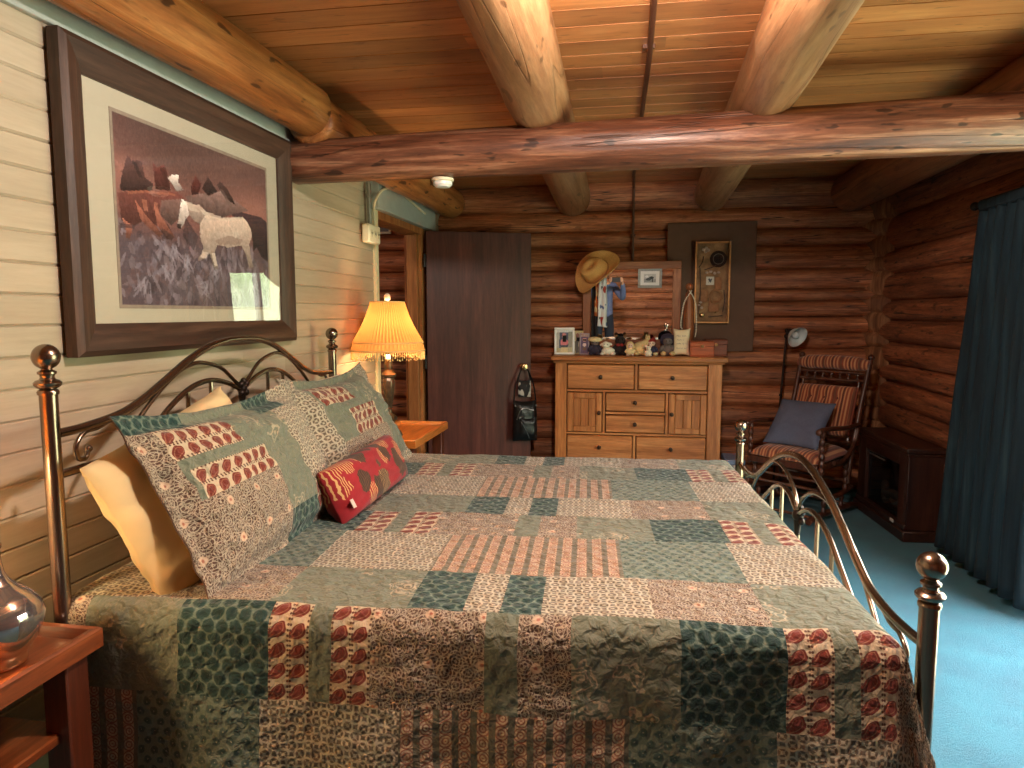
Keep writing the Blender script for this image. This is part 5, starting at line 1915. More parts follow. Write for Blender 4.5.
# wooden boxes
M_BOX = wood('red_cedar_box', C(136, 56, 22), C(188, 90, 42), C(210, 118, 66), 'X', 1.4, .35, .08, bstr=.1, coat=.3)
M_BOX2 = wood('dark_cedar_box', C(86, 36, 18), C(126, 58, 30), C(150, 78, 46), 'X', 1.4, .4, .08, bstr=.1, coat=.2)


def lid_box(label, x0, x1, y0, y1, h, mat):
    t = thing('wooden_box', label, 'box', ((x0 + x1) / 2, (y0 + y1) / 2, TOPZ), 0, 'wooden boxes on the dresser')
    w, d = (x1 - x0) / 2, (y1 - y0) / 2
    mb = MB(); mb.bx(-w + .003, w - .003, -d + .003, d - .003, 0, h * .68, .003); mb.bx(-w, w, -d, d, 0, .012, .003); mb.build('box_body', mat, t)
    mb = MB(); mb.bx(-w + .001, w - .001, -d + .001, d - .001, h * .69, h - .012, .003); mb.bx(-w, w, -d, d, h - .014, h, .005); mb.build('lid', mat, t)
    mb = MB(); mb.bx(-.012, .012, -d - .004, -d + .002, h * .58, h * .76, .002); mb.build('clasp', M_BRASS, t)
    return t


lid_box('red cedar box at the front corner of the dresser top', 2.088, 2.268, 5.50, 5.64, .118, M_BOX)
lid_box('darker wooden box behind the red cedar box', 2.215, 2.385, 5.66, 5.83, .128, M_BOX2)

# ================================================================ BOARD AND SHADOW BOX
M_BOARD = plain('dark_olive_board', C(108, 78, 60), .8, var=.08, scale=20)
mb = MB(); mb.bx(1.918, 2.608, 5.868, 5.90, 1.112, 2.142, .004)
tag(mb.build('wall_board', M_BOARD), 'dark olive brown board fixed to the log wall behind the shadow box', 'board')
t = thing('shadow_box', 'gilt edged shadow box holding a dark hat, a rope and western keepsakes', 'shadow box', (2.271, 5.866, 1.337))
hw, H = .138, .647
M_GILT = plain('gilt_edge', C(186, 130, 80), .4, .5, var=.12, scale=40)
M_SBF = plain('dark_box_frame', C(58, 36, 26), .5)
mb = MB()
for a0, a1, c0, c1 in ((-hw, -hw + .016, 0, H), (hw - .016, hw, 0, H), (-hw + .016, hw - .016, 0, .016), (-hw + .016, hw - .016, H - .016, H)):
    mb.bx(a0, a1, -.06, -.045, c0, c1, .003)
mb.build('gilt_frame', M_GILT, t)
mb = MB()
for a0, a1, c0, c1 in ((-hw + .001, -hw + .012, .001, H - .001), (hw - .012, hw - .001, .001, H - .001), (-hw + .012, hw - .012, .001, .012), (-hw + .012, hw - .012, H - .012, H - .001)):
    mb.bx(a0, a1, -.046, 0, c0, c1, .001)
mb.each('box_side', M_SBF, t)
m, nt, b = newmat('mottled_backing', .9)
n = nd(nt, 'ShaderNodeTexNoise', Vector=obj_coord(nt), Scale=14.0, Detail=3.0)
nt.links.new(ramp(nt, n.outputs[0], [(.3, C(112, 90, 64)), (.5, C(158, 118, 84)), (.7, C(190, 146, 104))]), b.inputs['Base Color'])
mb = MB(); mb.bx(-hw + .012, hw - .012, -.012, -.002, .012, H - .012, .001); mb.build('backing', m, t)
YZ = frame_M((0, -.013, 0), (1, 0, 0), (0, 0, 1))       # x, up, towards the room
P_ = lambda x, z: YZ @ Matrix.Translation((x, z * .889, 0))
mb = MB(); mb.lathe([(.0, .004), (.064, .002), (.066, .006), (.040, .010), (.036, .024), (.03, .029), (0, .03)], 30, M=P_(.045, .575)); mb.build('hat', plain('dark_felt', C(48, 26, 26), .9), t)
mb = MB(); mb.tube([P_(.045, .575) @ V((.039 * math.cos(a), .039 * math.sin(a), .013)) for a in [2 * PI * k / 32 for k in range(32)]], .004, 6, closed=True); mb.build('hat_band', plain('pale_band', C(130, 108, 96), .7), t)
mb = MB()
for q in range(3):
    mb.tube([P_(.035, .235) @ V(((.05 - .004 * q) * math.cos(a), (.06 - .006 * q) * math.sin(a), .006 + .006 * q)) for a in [2 * PI * k / 32 for k in range(32)]], .005, 6, closed=True)
mb.build('rope_coil', plain('rope', C(166, 120, 80), .8, var=.2, scale=120), t)
cvs = Canvas(16, 16, (222, 214, 200)); cvs.poly([(.25, .3), (.4, .2), (.55, .3), (.75, .25), (.7, .5), (.55, .8), (.45, .55), (.3, .8), (.35, .5)], (70, 66, 72))
cvs.build('small_print', P_(-.045, .345) @ Matrix.Translation((0, 0, .006)), .062, .066, t, mat_print())
mb = MB()
mb.bx(.025, .075, .27, .37, .001, .012, .005, M=YZ); mb.bx(-.085, -.03, .17, .27, .001, .010, .005, M=YZ); mb.bx(-.02, .06, .09, .18, .001, .011, .004, M=YZ)
mb.each('leather_piece', plain('tan_leather', C(164, 106, 62), .6, var=.2), t)
mb = MB()
for x, z, r in ((-.07, .66, .016), (-.05, .675, .014), (-.035, .655, .016), (-.055, .64, .012), (-.04, .455, .013), (-.01, .465, .013), (.02, .45, .014), (.05, .455, .012), (-.075, .14, .013), (-.095, .165, .012), (-.085, .19, .013)):
    mb.ball(tuple(P_(x, z) @ V((0, 0, .006))), (r, .008, r * .8), 10, 6)
mb.each('dried_flower', plain('dried_petals', C(204, 176, 160), .8, var=.25), t)
mb = MB()
for (x0, z0, x1, z1) in ((-.1, .08, -.095, .5), (-.105, .5, -.07, .6), (-.02, .06, .09, .07), (.09, .1, .095, .3), (-.06, .48, .03, .52)):
    mb.tube(crom([tuple(P_(x0, z0) @ V((0, 0, .006))), tuple(P_((x0 + x1) / 2 + .01, (z0 + z1) / 2) @ V((0, 0, .008))), tuple(P_(x1, z1) @ V((0, 0, .006)))], 5), .004, 6)
mb.each('leather_strap', plain('dark_leather', C(70, 46, 34), .6), t)
mb = MB(); mb.ball(tuple(P_(-.07, .075) @ V((0, 0, .006))), (.022, .01, .02), 12, 8); mb.ball(tuple(P_(.03, .10) @ V((0, 0, .014))), (.008, .006, .008), 8, 6); mb.each('brass_button', M_BRASS, t)
mb = MB(); mb.bx(-hw + .012, hw - .012, -.05, -.048, .012, H - .012, .0003); mb.build('glass', mat_pane('picture_glass'), t)

# pale storage box on the floor beside the dresser
t = thing('storage_box', 'pale blue and white box on the floor between dresser and bed post', 'box', (2.445, 5.62, 0))
mb = MB(); mb.bx(-.07, .07, -.13, .13, 0, .26, .006); mb.build('box_body', plain('white_card', C(206, 208, 214), .5), t)
mb = MB(); mb.bx(-.074, .074, -.134, .134, .26, .30, .006); mb.build('lid', plain('pale_blue_card', C(150, 172, 208), .5), t)

# picture in the hall, seen through the doorway
t = thing('framed_picture', 'dark picture with a thin pale frame on the hall wall, seen through the doorway', 'picture', (-.68, 5.898, 2.10))
mb = MB()
for a in ((-.26, .26, 0, .02), (-.26, .26, .34, .36), (-.26, -.24, .02, .34), (.24, .26, .02, .34)):
    mb.bx(a[0], a[1], -.02, 0, a[2], a[3], .003)
mb.build('frame', plain('pale_thin_frame', C(190, 176, 150), .5), t)
mb = MB(); mb.bx(-.24, .24, -.008, -.002, .02, .34, .001); mb.build('dark_print', plain('dark_print', C(58, 40, 34), .5, var=.4, scale=12), t)

# ================================================================ HANDBAG on the door knob
M_LEA = plain('black_leather', C(22, 19, 20), .38, var=.2, scale=30, bmp=.2)
M_ZEB = scarf_mat('black_white_print', C(30, 26, 28), [(C(190, 180, 172), .56)], 22)
kp = KN + DN * .035
BM = frame_M((kp.x, kp.y, kp.z), DV, (0, 0, 1))    # x along the door, y up, z off the door
t = thing('handbag', 'black leather handbag hanging from the door knob by its long strap', 'bag', kp)
TI = Matrix.Translation(-V(t.location))


def LB(mb, name, mat, **k):
    o = mb.build(name, mat, t, **k); o.data.transform(TI); return o


def pouch(x0, x1, z0, z1, d0, d1, n=16):
    vs, fs = [], []
    for sd in (1, -1):
        o = len(vs)
        for j in range(n + 1):
            for i in range(n + 1):
                u, v = 2 * i / n - 1, 2 * j / n - 1
                tt = ((1 - abs(u) ** 3) * (1 - abs(v) ** 4)) ** .5
                x = (x0 + x1) / 2 + (x1 - x0) / 2 * u * (1 - .10 * (v + 1) / 2) + .006 * noise3(u * 2, v * 2, 3)
                y = (z0 + z1) / 2 + (z1 - z0) / 2 * v - .014 * (1 - u * u) * (v > 0) * v
                z = (d0 + d1) / 2 + sd * (d1 - d0) / 2 * tt + .006 * noise3(u * 3, v * 3, sd)
                vs.append((x, y, z))
        for j in range(n):
            for i in range(n):
                a = o + j * (n + 1) + i
                fs.append((a, a + 1, a + n + 2, a + n + 1))
    mb = MB(); mb.add(vs, fs, M=BM)
    return mb


LB(pouch(-.105, .10, -.60, -.265, .008, .10), 'bag_body', M_LEA, smooth=80)
LB(pouch(-.06, .085, -.56, -.40, .085, .125, 10), 'front_pocket', M_LEA, smooth=80)
mb = MB()
mb.tube([BM @ V(p) for p in crom([(-.095, -.30, .05), (-.075, -.15, .03), (-.02, -.01, .015), (0, .012, .015), (.02, -.01, .02), (.07, -.14, .035), (.09, -.30, .05)], 8)], .010, 8, flat=.5)
LB(mb, 'strap', M_LEA)
mb = MB(); mb.tube([BM @ V(p) for p in crom([(-.08, -.42, .10), (-.04, -.33, .112), (.06, -.345, .112)], 6)], .004, 6); mb.tube([BM @ V(p) for p in [(-.05, -.43, .122), (.0, -.52, .128), (.02, -.57, .118)]], .004, 6)
for q in ((-.085, -.31, .07), (.085, -.31, .07), (-.06, -.40, .12)):
    mb.ball(tuple(BM @ V(q)), .009, 8, 6)
LB(mb, 'zip', plain('steel_zip', C(150, 146, 144), .3, .9))
# patterned pouch hung on the same knob
o = pouch(-.055, .055, -.245, -.10, .006, .04, 12)
c = o.build('printed_pouch', M_ZEB, smooth=80)
mb = MB(); mb.tube([BM @ V(p) for p in crom([(-.05, -.11, .02), (-.03, -.03, .012), (0, .014, .006), (.03, -.03, .012), (.05, -.11, .02)], 8)], .006, 8, flat=.5)
mb.build('strap', M_LEA, c)
tag(c, 'small black and white printed pouch hanging on the door knob above the handbag', 'bag')
# ================================================================ ROCKING CHAIR
M_CH = wood('dark_walnut_chair', C(46, 22, 14), C(86, 44, 28), C(116, 66, 42), 'Z', 1.4, .35, .1, bstr=.1, coat=.25)


def stripe_cloth():
    m, nt, b = newmat('rust_striped_velour', .9)
    u = nd(nt, 'ShaderNodeTexCoord')
    s = nd(nt, 'ShaderNodeSeparateXYZ', Vector=u.outputs['Object'])
    x = s.outputs[0]
    w1 = ma(nt, 'SINE', ma(nt, 'MULTIPLY', x, 250))
    w2 = ma(nt, 'SINE', ma(nt, 'MULTIPLY', x, 97))
    c = mix(nt, step(nt, w1, .1, .4), C(146, 72, 48), C(206, 142, 98))
    c = mix(nt, ma(nt, 'MULTIPLY', step(nt, w2, .72, .1), .8), c, C(84, 36, 28))
    nt.links.new(c, b.inputs['Base Color'])
    b.inputs['Sheen Weight'].default_value = .3
    n = nd(nt, 'ShaderNodeTexNoise', Vector=u.outputs['Object'], Scale=160.0)
    bump(nt, b, n.outputs[0], .25, .003)
    return m


M_STR = stripe_cloth()
FX, FY = -.66, -.75                       # facing direction
ang = math.atan2(FY, FX) + PI / 2         # local -y faces the room
CHP = (2.865, 5.235, 0)
t = thing('rocking_chair', 'dark wooden platform rocking chair with rust striped cushions in the corner', 'chair', CHP, ang)
W = .255


def spool(p0, p1, r, n, ends=True):
    p0, p1 = V(p0), V(p1)
    L = (p1 - p0).length
    pr = []
    for i in range(n):
        for q in range(6):
            u = (i + q / 6) / n
            pr.append((r * (.55 + .45 * abs(math.sin(PI * (q / 6)))), u * L))
    pr.append((r * .55, L))
    z = (p1 - p0).normalized()
    x = z.orthogonal()
    M = frame_M(p0, x, z.cross(x))
    return pr, M


# back: two raked posts
bz0, bz1 = .16, 1.10
by0, by1 = .20, .43
BK = lambda z: by0 + (by1 - by0) * ((z - .40) / (1.10 - .40))
for s in (-1, 1):
    mb = MB()
    mb.tube(crom([(s * W, BK(.30) , .22), (s * W, BK(.45), .45), (s * W, BK(.8), .8), (s * W * 1.02, BK(1.08), 1.08)], 6), .019, 10)
    mb.ball((s * W * 1.02, BK(1.10), 1.10), .024, 10, 8)
    mb.build('back_post', M_CH, t)
mb = MB()
for z in (.985, .93, .50):
    mb.tube([(-W, BK(z), z), (W, BK(z), z)], .013, 10)
mb.each('back_rail', M_CH, t)
for i in range(7):
    x = -W + 2 * W * (i + 1) / 8
    mb = MB(); pr, M = spool((x, BK(.935), .935), (x, BK(.98), .98), .011, 2); mb.lathe(pr, 8, M=M); mb.build('back_spindle', M_CH, t)
for s in (-1, 1):
    mb = MB(); mb.tube([(s * (W - .045), BK(.50), .50), (s * (W - .045), BK(.93), .93)], .009, 8); mb.build('inner_stile', M_CH, t)
# striped head roll
mb = MB()
n = 26
mb.tube([(-W - .01 + (2 * W + .02) * i / n, BK(1.045) - .012, 1.045 + .01 * math.sin(PI * i / n)) for i in range(n + 1)],
        [.03 + .022 * min(1, 5 * min(i, n - i) / n + .2) for i in range(n + 1)], 14)
mb.build('head_roll', M_STR, t, smooth=60)


def pad(x0, x1, y0, y1, th, M, buttons=(), n=26, dome=.5):
    vs, fs = [], []
    for sd in (1, -1):
        o = len(vs)
        for j in range(n + 1):
            for i in range(n + 1):
                u, v = 2 * i / n - 1, 2 * j / n - 1
                tt = ((1 - abs(u) ** 6) * (1 - abs(v) ** 6)) ** dome
                x, y = x0 + (x1 - x0) * i / n, y0 + (y1 - y0) * j / n
                h = th / 2 * tt * (1 if sd > 0 else .4)
                for (bx_, by_) in buttons:
                    if sd > 0:
                        h -= .022 * math.exp(-((x - bx_) ** 2 + (y - by_) ** 2) / .0007)
                vs.append((x, y, sd * h))
        for j in range(n):
            for i in range(n):
                a = o + j * (n + 1) + i
                fs.append((a, a + 1, a + n + 2, a + n + 1))
    mb = MB(); mb.add(vs, fs, M=M)
    return mb


bdir = V((0, by1 - by0, .70)).normalized()
MBK = frame_M((0, BK(.5) - .02, .5), (1, 0, 0), bdir)       # x, up the back, z towards -y
btn = [(-.10, .31), (0, .31), (.10, .31)]
mb = pad(-W + .03, W - .03, .04, .41, .09, MBK, btn)
o = mb.build('back_cushion', M_STR, t, smooth=80)
mb = MB()
for x, y in btn:
    mb.ball(tuple(MBK @ V((x, y, .024))), (.009, .006, .009), 10, 6)
mb.each('button', plain('rust_button', C(110, 52, 36), .6), o)
MST = frame_M((0, 0, .425), (1, 0, 0), (0, 1, .05))
mb = pad(-W + .005, W - .005, -.27, .19, .13, MST)
mb.build('seat_cushion', M_STR, t, smooth=80)
mb = MB()
mb.bx(-W, W, -.27, -.235, .355, .405, .006); mb.bx(-W, W, .17, .205, .355, .405, .006); mb.bx(-W, -W + .03, -.26, .2, .36, .40, .005); mb.bx(W - .03, W, -.26, .2, .36, .40, .005)
mb.each('seat_frame', M_CH, t)
for s in (-1, 1):
    x = s * (W + .012)
    # arm: scroll rail from the back post to a knob at the front, on a bobbin post
    mb = MB(); mb.tube(crom([(x, BK(.63) + .0, .635), (x, .10, .625), (x, -.10, .64), (x, -.235, .645), (x, -.275, .635)], 7), .0165, 10); mb.ball((x, -.28, .632), .024, 10, 8); mb.build('arm', M_CH, t)
    mb = MB(); pr, M = spool((x, -.235, .34), (x, -.235, .635), .021, 6); mb.lathe(pr, 12, M=M); mb.build('arm_post', M_CH, t)
    mb = MB(); mb.tube(crom([(x, BK(.60), .60), (x, .22, .50), (x, .12, .42), (x, .02, .385), (x, -.06, .40)], 7), .015, 10); mb.build('side_scroll', M_CH, t)
    # base
    mb = MB(); mb.tube(crom([(x * .92, -.34, .03), (x * .92, -.26, .045), (x * .92, 0, .05), (x * .92, .26, .045), (x * .92, .34, .03)], 6), .022, 10); mb.build('base_runner', M_CH, t)
    mb = MB(); mb.tube(crom([(x * .92, -.30, .215), (x * .92, -.15, .165), (x * .92, .05, .15), (x * .92, .25, .18)], 6), .018, 10); mb.build('rocker', M_CH, t)
    for yy in (-.2, .16):
        mb = MB(); pr, M = spool((x * .92, yy, .16), (x * .92, yy, .37), .019, 4); mb.lathe(pr, 12, M=M); mb.build('leg', M_CH, t)
        mb = MB(); pr, M = spool((x * .92, yy * .7, .04), (x * .92, yy * .7, .15), .017, 2); mb.lathe(pr, 10, M=M); mb.build('base_post', M_CH, t)
for yy, z in ((-.2, .22), (-.2, .28), (.16, .24), (-.27, .045), (.27, .045)):
    mb = MB(); mb.tube([(-W * .95, yy, z), (W * .95, yy, z)], .011, 8); mb.build('stretcher', M_CH, t)
M_CHW = Matrix.Translation(CHP) @ Matrix.Rotation(ang, 4, 'Z')
M_GREYB = plain('blue_grey_cloth', C(98, 104, 128), .9, var=.06, scale=90, bmp=.2)
c = cushion('throw_cushion', .40, .40, .12, M_CHW @ frame_M((-.02, -.02, .635), (1, .05, .0), (.0, .66, .72)), [M_GREYB], flange=0, pinch=.05, n=24, seed=6, wr=.006)
tag(c, 'plain blue grey square cushion on the rocking chair', 'cushion')

# ================================================================ FLOOR LAMP
t = thing('floor_lamp', 'thin dark floor lamp with a pale metal bowl shade behind the rocking chair', 'lamp', (2.775, 5.74, 0))
M_LPOLE = plain('dark_bronze_pole', C(48, 30, 24), .4, .6, var=.1)
mb = MB(); mb.lathe([(0, 0), (.12, 0), (.125, .01), (.11, .024), (.03, .032), (.014, .05)], 28); mb.build('base', M_LPOLE, t)
mb = MB(); mb.tube([(0, 0, .04), (.03, -.01, .75), (.055, -.02, 1.27)], .0085, 10); mb.ball((.03, -.01, .78), .014, 10, 6); mb.ball((.055, -.02, 1.24), .02, 10, 8); mb.build('pole', M_LPOLE, t)
mb = MB(); mb.tube(crom([(.055, -.02, 1.24), (.07, -.03, 1.29), (.085, -.05, 1.285)], 5), .009, 8); mb.ball((.055, -.02, 1.285), .017, 10, 8); mb.build('swivel', M_LPOLE, t)
zl = V((.45, -.72, -.45))
MS = frame_M((.088, -.05, 1.268), zl.orthogonal(), zl.cross(zl.orthogonal()))
if (MS.to_3x3() @ V((0, 0, 1))).dot(zl) < 0:
    MS = MS @ Matrix.Rotation(PI, 4, 'X')
M_PALE = plain('pale_metal_bowl', C(214, 214, 208), .35, .1, var=.03)
mb = MB(); mb.lathe([(.018, -.01), (.03, 0), (.052, .02), (.072, .045), (.084, .07), (.081, .07), (.069, .046), (.048, .022), (.0, .008)], 28, M=MS, caps=False); mb.build('lamp_shade', M_PALE, t, smooth=80)
mb = MB(); mb.ball((0, 0, .036), (.026, .026, .03), 14, 9, M=MS); mb.build('bulb', plain('frosted_bulb', C(236, 236, 230), .3, var=.02), t)

# ================================================================ ELECTRIC FIREPLACE
M_FP = wood('dark_cherry_cabinet', C(34, 17, 12), C(58, 30, 22), C(78, 44, 32), 'Z', 1.0, .4, .08, bstr=.1, coat=.2)
M_FPY = wood('dark_cherry_cabinet_top', C(34, 17, 12), C(58, 30, 22), C(78, 44, 32), 'Y', 1.0, .4, .08, bstr=.1, coat=.2)
p0, p1 = V((3.345, 4.60, 0)), V((3.30, 5.40, 0))         # front edge, near to far
fy = (p1 - p0); FL_ = fy.length
t = thing('electric_fireplace', 'dark cherry electric fireplace cabinet beside the curtain', 'fireplace', p0, math.atan2(-(p1 - p0).x, (p1 - p0).y))
D, Hh = .215, .592                                     # local x = into the cabinet, y = along the front
mb = MB(); mb.bx(-.02, D + .0, -.02, FL_ + .02, Hh - .035, Hh, .008); mb.bx(-.008, D, -.008, FL_ + .008, Hh - .055, Hh - .035, .004); mb.build('top', M_FPY, t)
mb = MB(); mb.bx(0, D, 0, .03, .07, Hh - .05, .004); mb.bx(0, D, FL_ - .03, FL_, .07, Hh - .05, .004); mb.bx(D - .015, D, .03, FL_ - .03, .07, Hh - .05, .002); mb.each('side_panel', M_FP, t)
mb = MB(); mb.bx(0, .03, .03, .13, .07, Hh - .05, .004); mb.bx(0, .03, FL_ - .13, FL_ - .03, .07, Hh - .05, .004); mb.each('front_stile', M_FP, t)
mb = MB(); mb.bx(0, .03, .13, FL_ - .13, Hh - .13, Hh - .05, .004); mb.bx(-.012, .03, .0, FL_, .07, .105, .005); mb.each('front_rail', M_FPY, t)
mb = MB(); mb.bx(-.022, D, -.02, FL_ + .02, 0, .07, .008); mb.build('plinth', M_FPY, t)
mb = MB(); mb.bx(.03, .17, .10, .13, .105, Hh - .1, .002); mb.bx(.03, .17, FL_ - .13, FL_ - .10, .105, Hh - .1, .002); mb.bx(.165, .18, .13, FL_ - .13, .105, Hh - .1, .002); mb.bx(.03, .17, .13, FL_ - .13, .105, .12, .001); mb.build('firebox', plain('firebox_black', C(30, 28, 26), .6, var=.2, scale=14), t)
mb = MB()
for q in (0, 1):
    mb.bx(.014, .026, .40, FL_ - .15, Hh - .165 + q * .022, Hh - .155 + q * .022, .003)
mb.each('vent_grille', plain('grey_grille', C(110, 100, 92), .35, .4), t)
M_FLOG = plain('ceramic_log', C(88, 74, 62), .85, var=.35, scale=26, bmp=.4)
for (a, b, r) in (((.10, .20, .15), (.11, .58, .16), .035), ((.12, .24, .21), (.07, .5, .19), .03), ((.06, .45, .14), (.12, .62, .23), .026), ((.08, .17, .15), (.13, .36, .25), .024)):
    mb = MB(); mb.tube([V(a).lerp(V(b), i / 6) + V((0, 0, .008 * math.sin(i * 2.1))) for i in range(7)], [r * (.9 + .2 * (i % 2)) for i in range(7)], 10); mb.build('ceramic_log', M_FLOG, t)
mb = MB(); mb.bx(.022, .025, .13, FL_ - .13, .105, Hh - .13, .0003); mb.build('glass', mat_pane('fireplace_glass', (.8, .8, .8, 1)), t)
mb = MB(); mb.bx(-.016, -.011, .14, .19, .08, .10, .001); mb.build('badge', M_PFR, t)

# ================================================================ CURTAIN
def curtain_mat():
    m, nt, b = newmat('dark_teal_curtain', .9)
    co = obj_coord(nt, (30, 30, 1.2))
    n = nd(nt, 'ShaderNodeTexNoise', Vector=co, Scale=1.0, Detail=3.0)
    c = ramp(nt, n.outputs[0], [(.35, C(14, 28, 36)), (.6, C(24, 46, 56)), (.75, C(42, 62, 68))])
    nt.links.new(c, b.inputs['Base Color'])
    return m


M_CUR = curtain_mat()
mb = MB()
ny, nz = 150, 26
vs, fs = [], []
for j in range(nz + 1):
    v = j / nz
    z = .055 + (1.965 - .055) * v
    for i in range(ny + 1):
        u = i / ny
        y = 3.42 + u * (.75 + .24 * (1 - v) ** .8)
        ph = u * 2 * PI * 8 + .6 * noise3(u * 4, 1, 0)
        am = .050 * (.55 + .45 * (1 - v)) * (1 + .4 * noise3(u * 6, 5, 2))
        x = 3.485 + am * math.sin(ph) + .015 * noise3(u * 3, v * 2, 8)
        vs.append((x, y + .018 * math.cos(ph) * (.5 + .5 * (1 - v)), z + .006 * math.sin(ph)))
for j in range(nz):
    for i in range(ny):
        a = j * (ny + 1) + i
        fs.append((a, a + 1, a + ny + 2, a + ny + 1))
mb.add(vs, fs)
o = mb.build('curtain', M_CUR, smooth=80, recalc=False)
md = o.modifiers.new('t', 'SOLIDIFY'); md.thickness = .005
tag(o, 'long dark teal pleated curtain drawn back beside the fireplace', 'curtain')
t = thing('curtain_rod', 'dark curtain rod above the teal curtain', 'curtain rod', (3.485, 2.4, 2.0))
mb = MB(); mb.tube([(0, -2.1, 0), (0, 1.86, 0)], .014, 10); mb.build('rod', M_BLACK, t)
mb = MB(); mb.ball((0, 1.88, 0), .024, 12, 9); mb.build('finial', M_BLACK, t)
for yy in (-1.9, 1.80):
    mb = MB(); mb.bx(-.01, .10, yy - .012, yy + .012, -.012, .012, .003); mb.build('bracket', M_BLACK, t)
mb = MB(); mb.bx(-.035, .035, 1.02, 1.77, -.045, .016, .01); mb.build('header_tape', M_CUR, t)

# framed photograph on the log wall behind the camera (seen in the mirror)
t = thing('framed_picture', 'small grey framed photograph on the log wall, seen in the mirror', 'picture', (2.27, YF + .04, 1.215))
mb = MB()
for a in ((-.21, .21, 0, .045), (-.21, .21, .295, .34), (-.21, -.165, .045, .295), (.165, .21, .045, .295)):
    mb.bx(a[0], a[1], 0, .022, a[2], a[3], .004)
mb.build('frame', plain('grey_stone_frame', C(150, 150, 142), .5), t)
mb = MB(); mb.bx(-.165, .165, .0, .012, .045, .295, .001); mb.build('mat_board', plain('white_mat', C(228, 226, 220), .6, var=.02), t)
cv = Canvas(24, 18, (188, 188, 184)); cv.poly([(0, .6), (1, .55), (1, 1), (0, 1)], (150, 150, 146)); cv.ell(.38, .45, .2, .16, (40, 40, 42)); cv.ell(.62, .62, .22, .16, (60, 60, 62)); cv.poly([(.25, .5), (.35, .5), (.32, .95), (.24, .95)], (40, 40, 42)); cv.ell(.75, .3, .14, .12, (226, 226, 224)); cv.grain(8)
cv.build('photo', frame_M((.105, .0135, .095), (-1, 0, 0), (0, 0, 1)), .21, .15, t, mat_print())
# ================================================================ THE PHOTOGRAPHER (seen in the dresser mirror)
M_SKIN = plain('skin', C(206, 156, 128), .55, var=.05)
M_SHIRT = plain('blue_grey_shirt', C(92, 104, 140), .85, var=.08, bmp=.2)
M_JEANS = plain('dark_navy_trousers', C(28, 32, 46), .85, var=.1)
M_HAIR = plain('dark_hair', C(52, 38, 30), .6, var=.3, scale=90)
PB0 = V((1.46, -.46, 0))
person = thing('person', 'person in blue grey top and dark trousers holding a phone, seen in mirror', 'person', PB0)


def skin_mesh(name, nodes, edges, mat, parent, root=0, sub=2):
    """nodes: (x, y, z, radius)"""
    me = bpy.data.meshes.new(name)
    me.from_pydata([n[:3] for n in nodes], edges, [])
    me.materials.append(mat)
    o = bpy.data.objects.new(name, me)
    COL.objects.link(o)
    o.parent = parent
    sk = o.modifiers.new('skin', 'SKIN')
    sk.use_smooth_shade = True
    lay = me.skin_vertices[0] if len(me.skin_vertices) else None
    if lay is None:
        bpy.context.view_layer.objects.active = o
        o.select_set(True)
        bpy.ops.mesh.customdata_skin_add()
        o.select_set(False)
        lay = me.skin_vertices[0]
    for i, n in enumerate(nodes):
        r = n[3]
        lay.data[i].radius = r if isinstance(r, tuple) else (r, r)
        lay.data[i].use_root = (i == root)
    ss = o.modifiers.new('sub', 'SUBSURF')
    ss.levels = ss.render_levels = sub
    return o


nodes, edges = [], []


def N(x, y, z, r, prev=None):
    nodes.append((x, y, z, r))
    if prev is not None:
        edges.append((prev, len(nodes) - 1))
    return len(nodes) - 1


pel = N(0, 0, .86, (.15, .10))
bel = N(0, .0, 1.00, (.135, .09), pel)
che = N(0, .01, 1.18, (.15, .095), bel)
ctop = N(0, .015, 1.30, (.11, .075), che)
nk = N(0, .03, 1.38, .05, ctop)
jaw = N(0, .055, 1.445, (.062, .072), nk)
hd = N(0, .045, 1.515, (.074, .088), jaw)
crn = N(0, .035, 1.575, (.058, .07), hd)
for s in (-1, 1):
    sh = N(s * .165, .01, 1.295, .052, ctop)
    el = N(s * .235 + .08, .14, 1.09, .040, sh)
    fm = N(s * .17 + .14, .26, 1.26, .036, el)
    wr = N(s * .098 + .19, .358, 1.385, .024, fm)
    pa = N(s * .094 + .19, .402, 1.412, (.034, .016), wr)
    # four fingers of different lengths curled round the phone's edge, thumb from the side of the palm
    for q, (dz, L) in enumerate(((.030, .030), (.011, .034), (-.009, .031), (-.027, .025))):
        a = N(s * .094 + .19, .424, 1.418 + dz, .0095, pa)
        b = N(s * (.094 - L * .35) + .19, .444, 1.420 + dz, .0088, a)
        c = N(s * (.094 - L) + .19, .446, 1.420 + dz, .008, b)
    th1 = N(s * .080 + .19, .392, 1.438, .011, pa)
    th2 = N(s * .062 + .19, .412, 1.448, .0095, th1)
    hp = N(s * .09, 0, .80, .09, pel)
    kn = N(s * .10, .02, .47, .062, hp)
    ca = N(s * .105, -.01, .30, .055, kn)
    an = N(s * .105, -.02, .09, .038, ca)
    ft = N(s * .115, .08, .045, (.042, .034), an)
    to = N(s * .12, .16, .035, (.038, .026), ft)
skin_mesh('body', nodes, edges, M_SKIN, person)

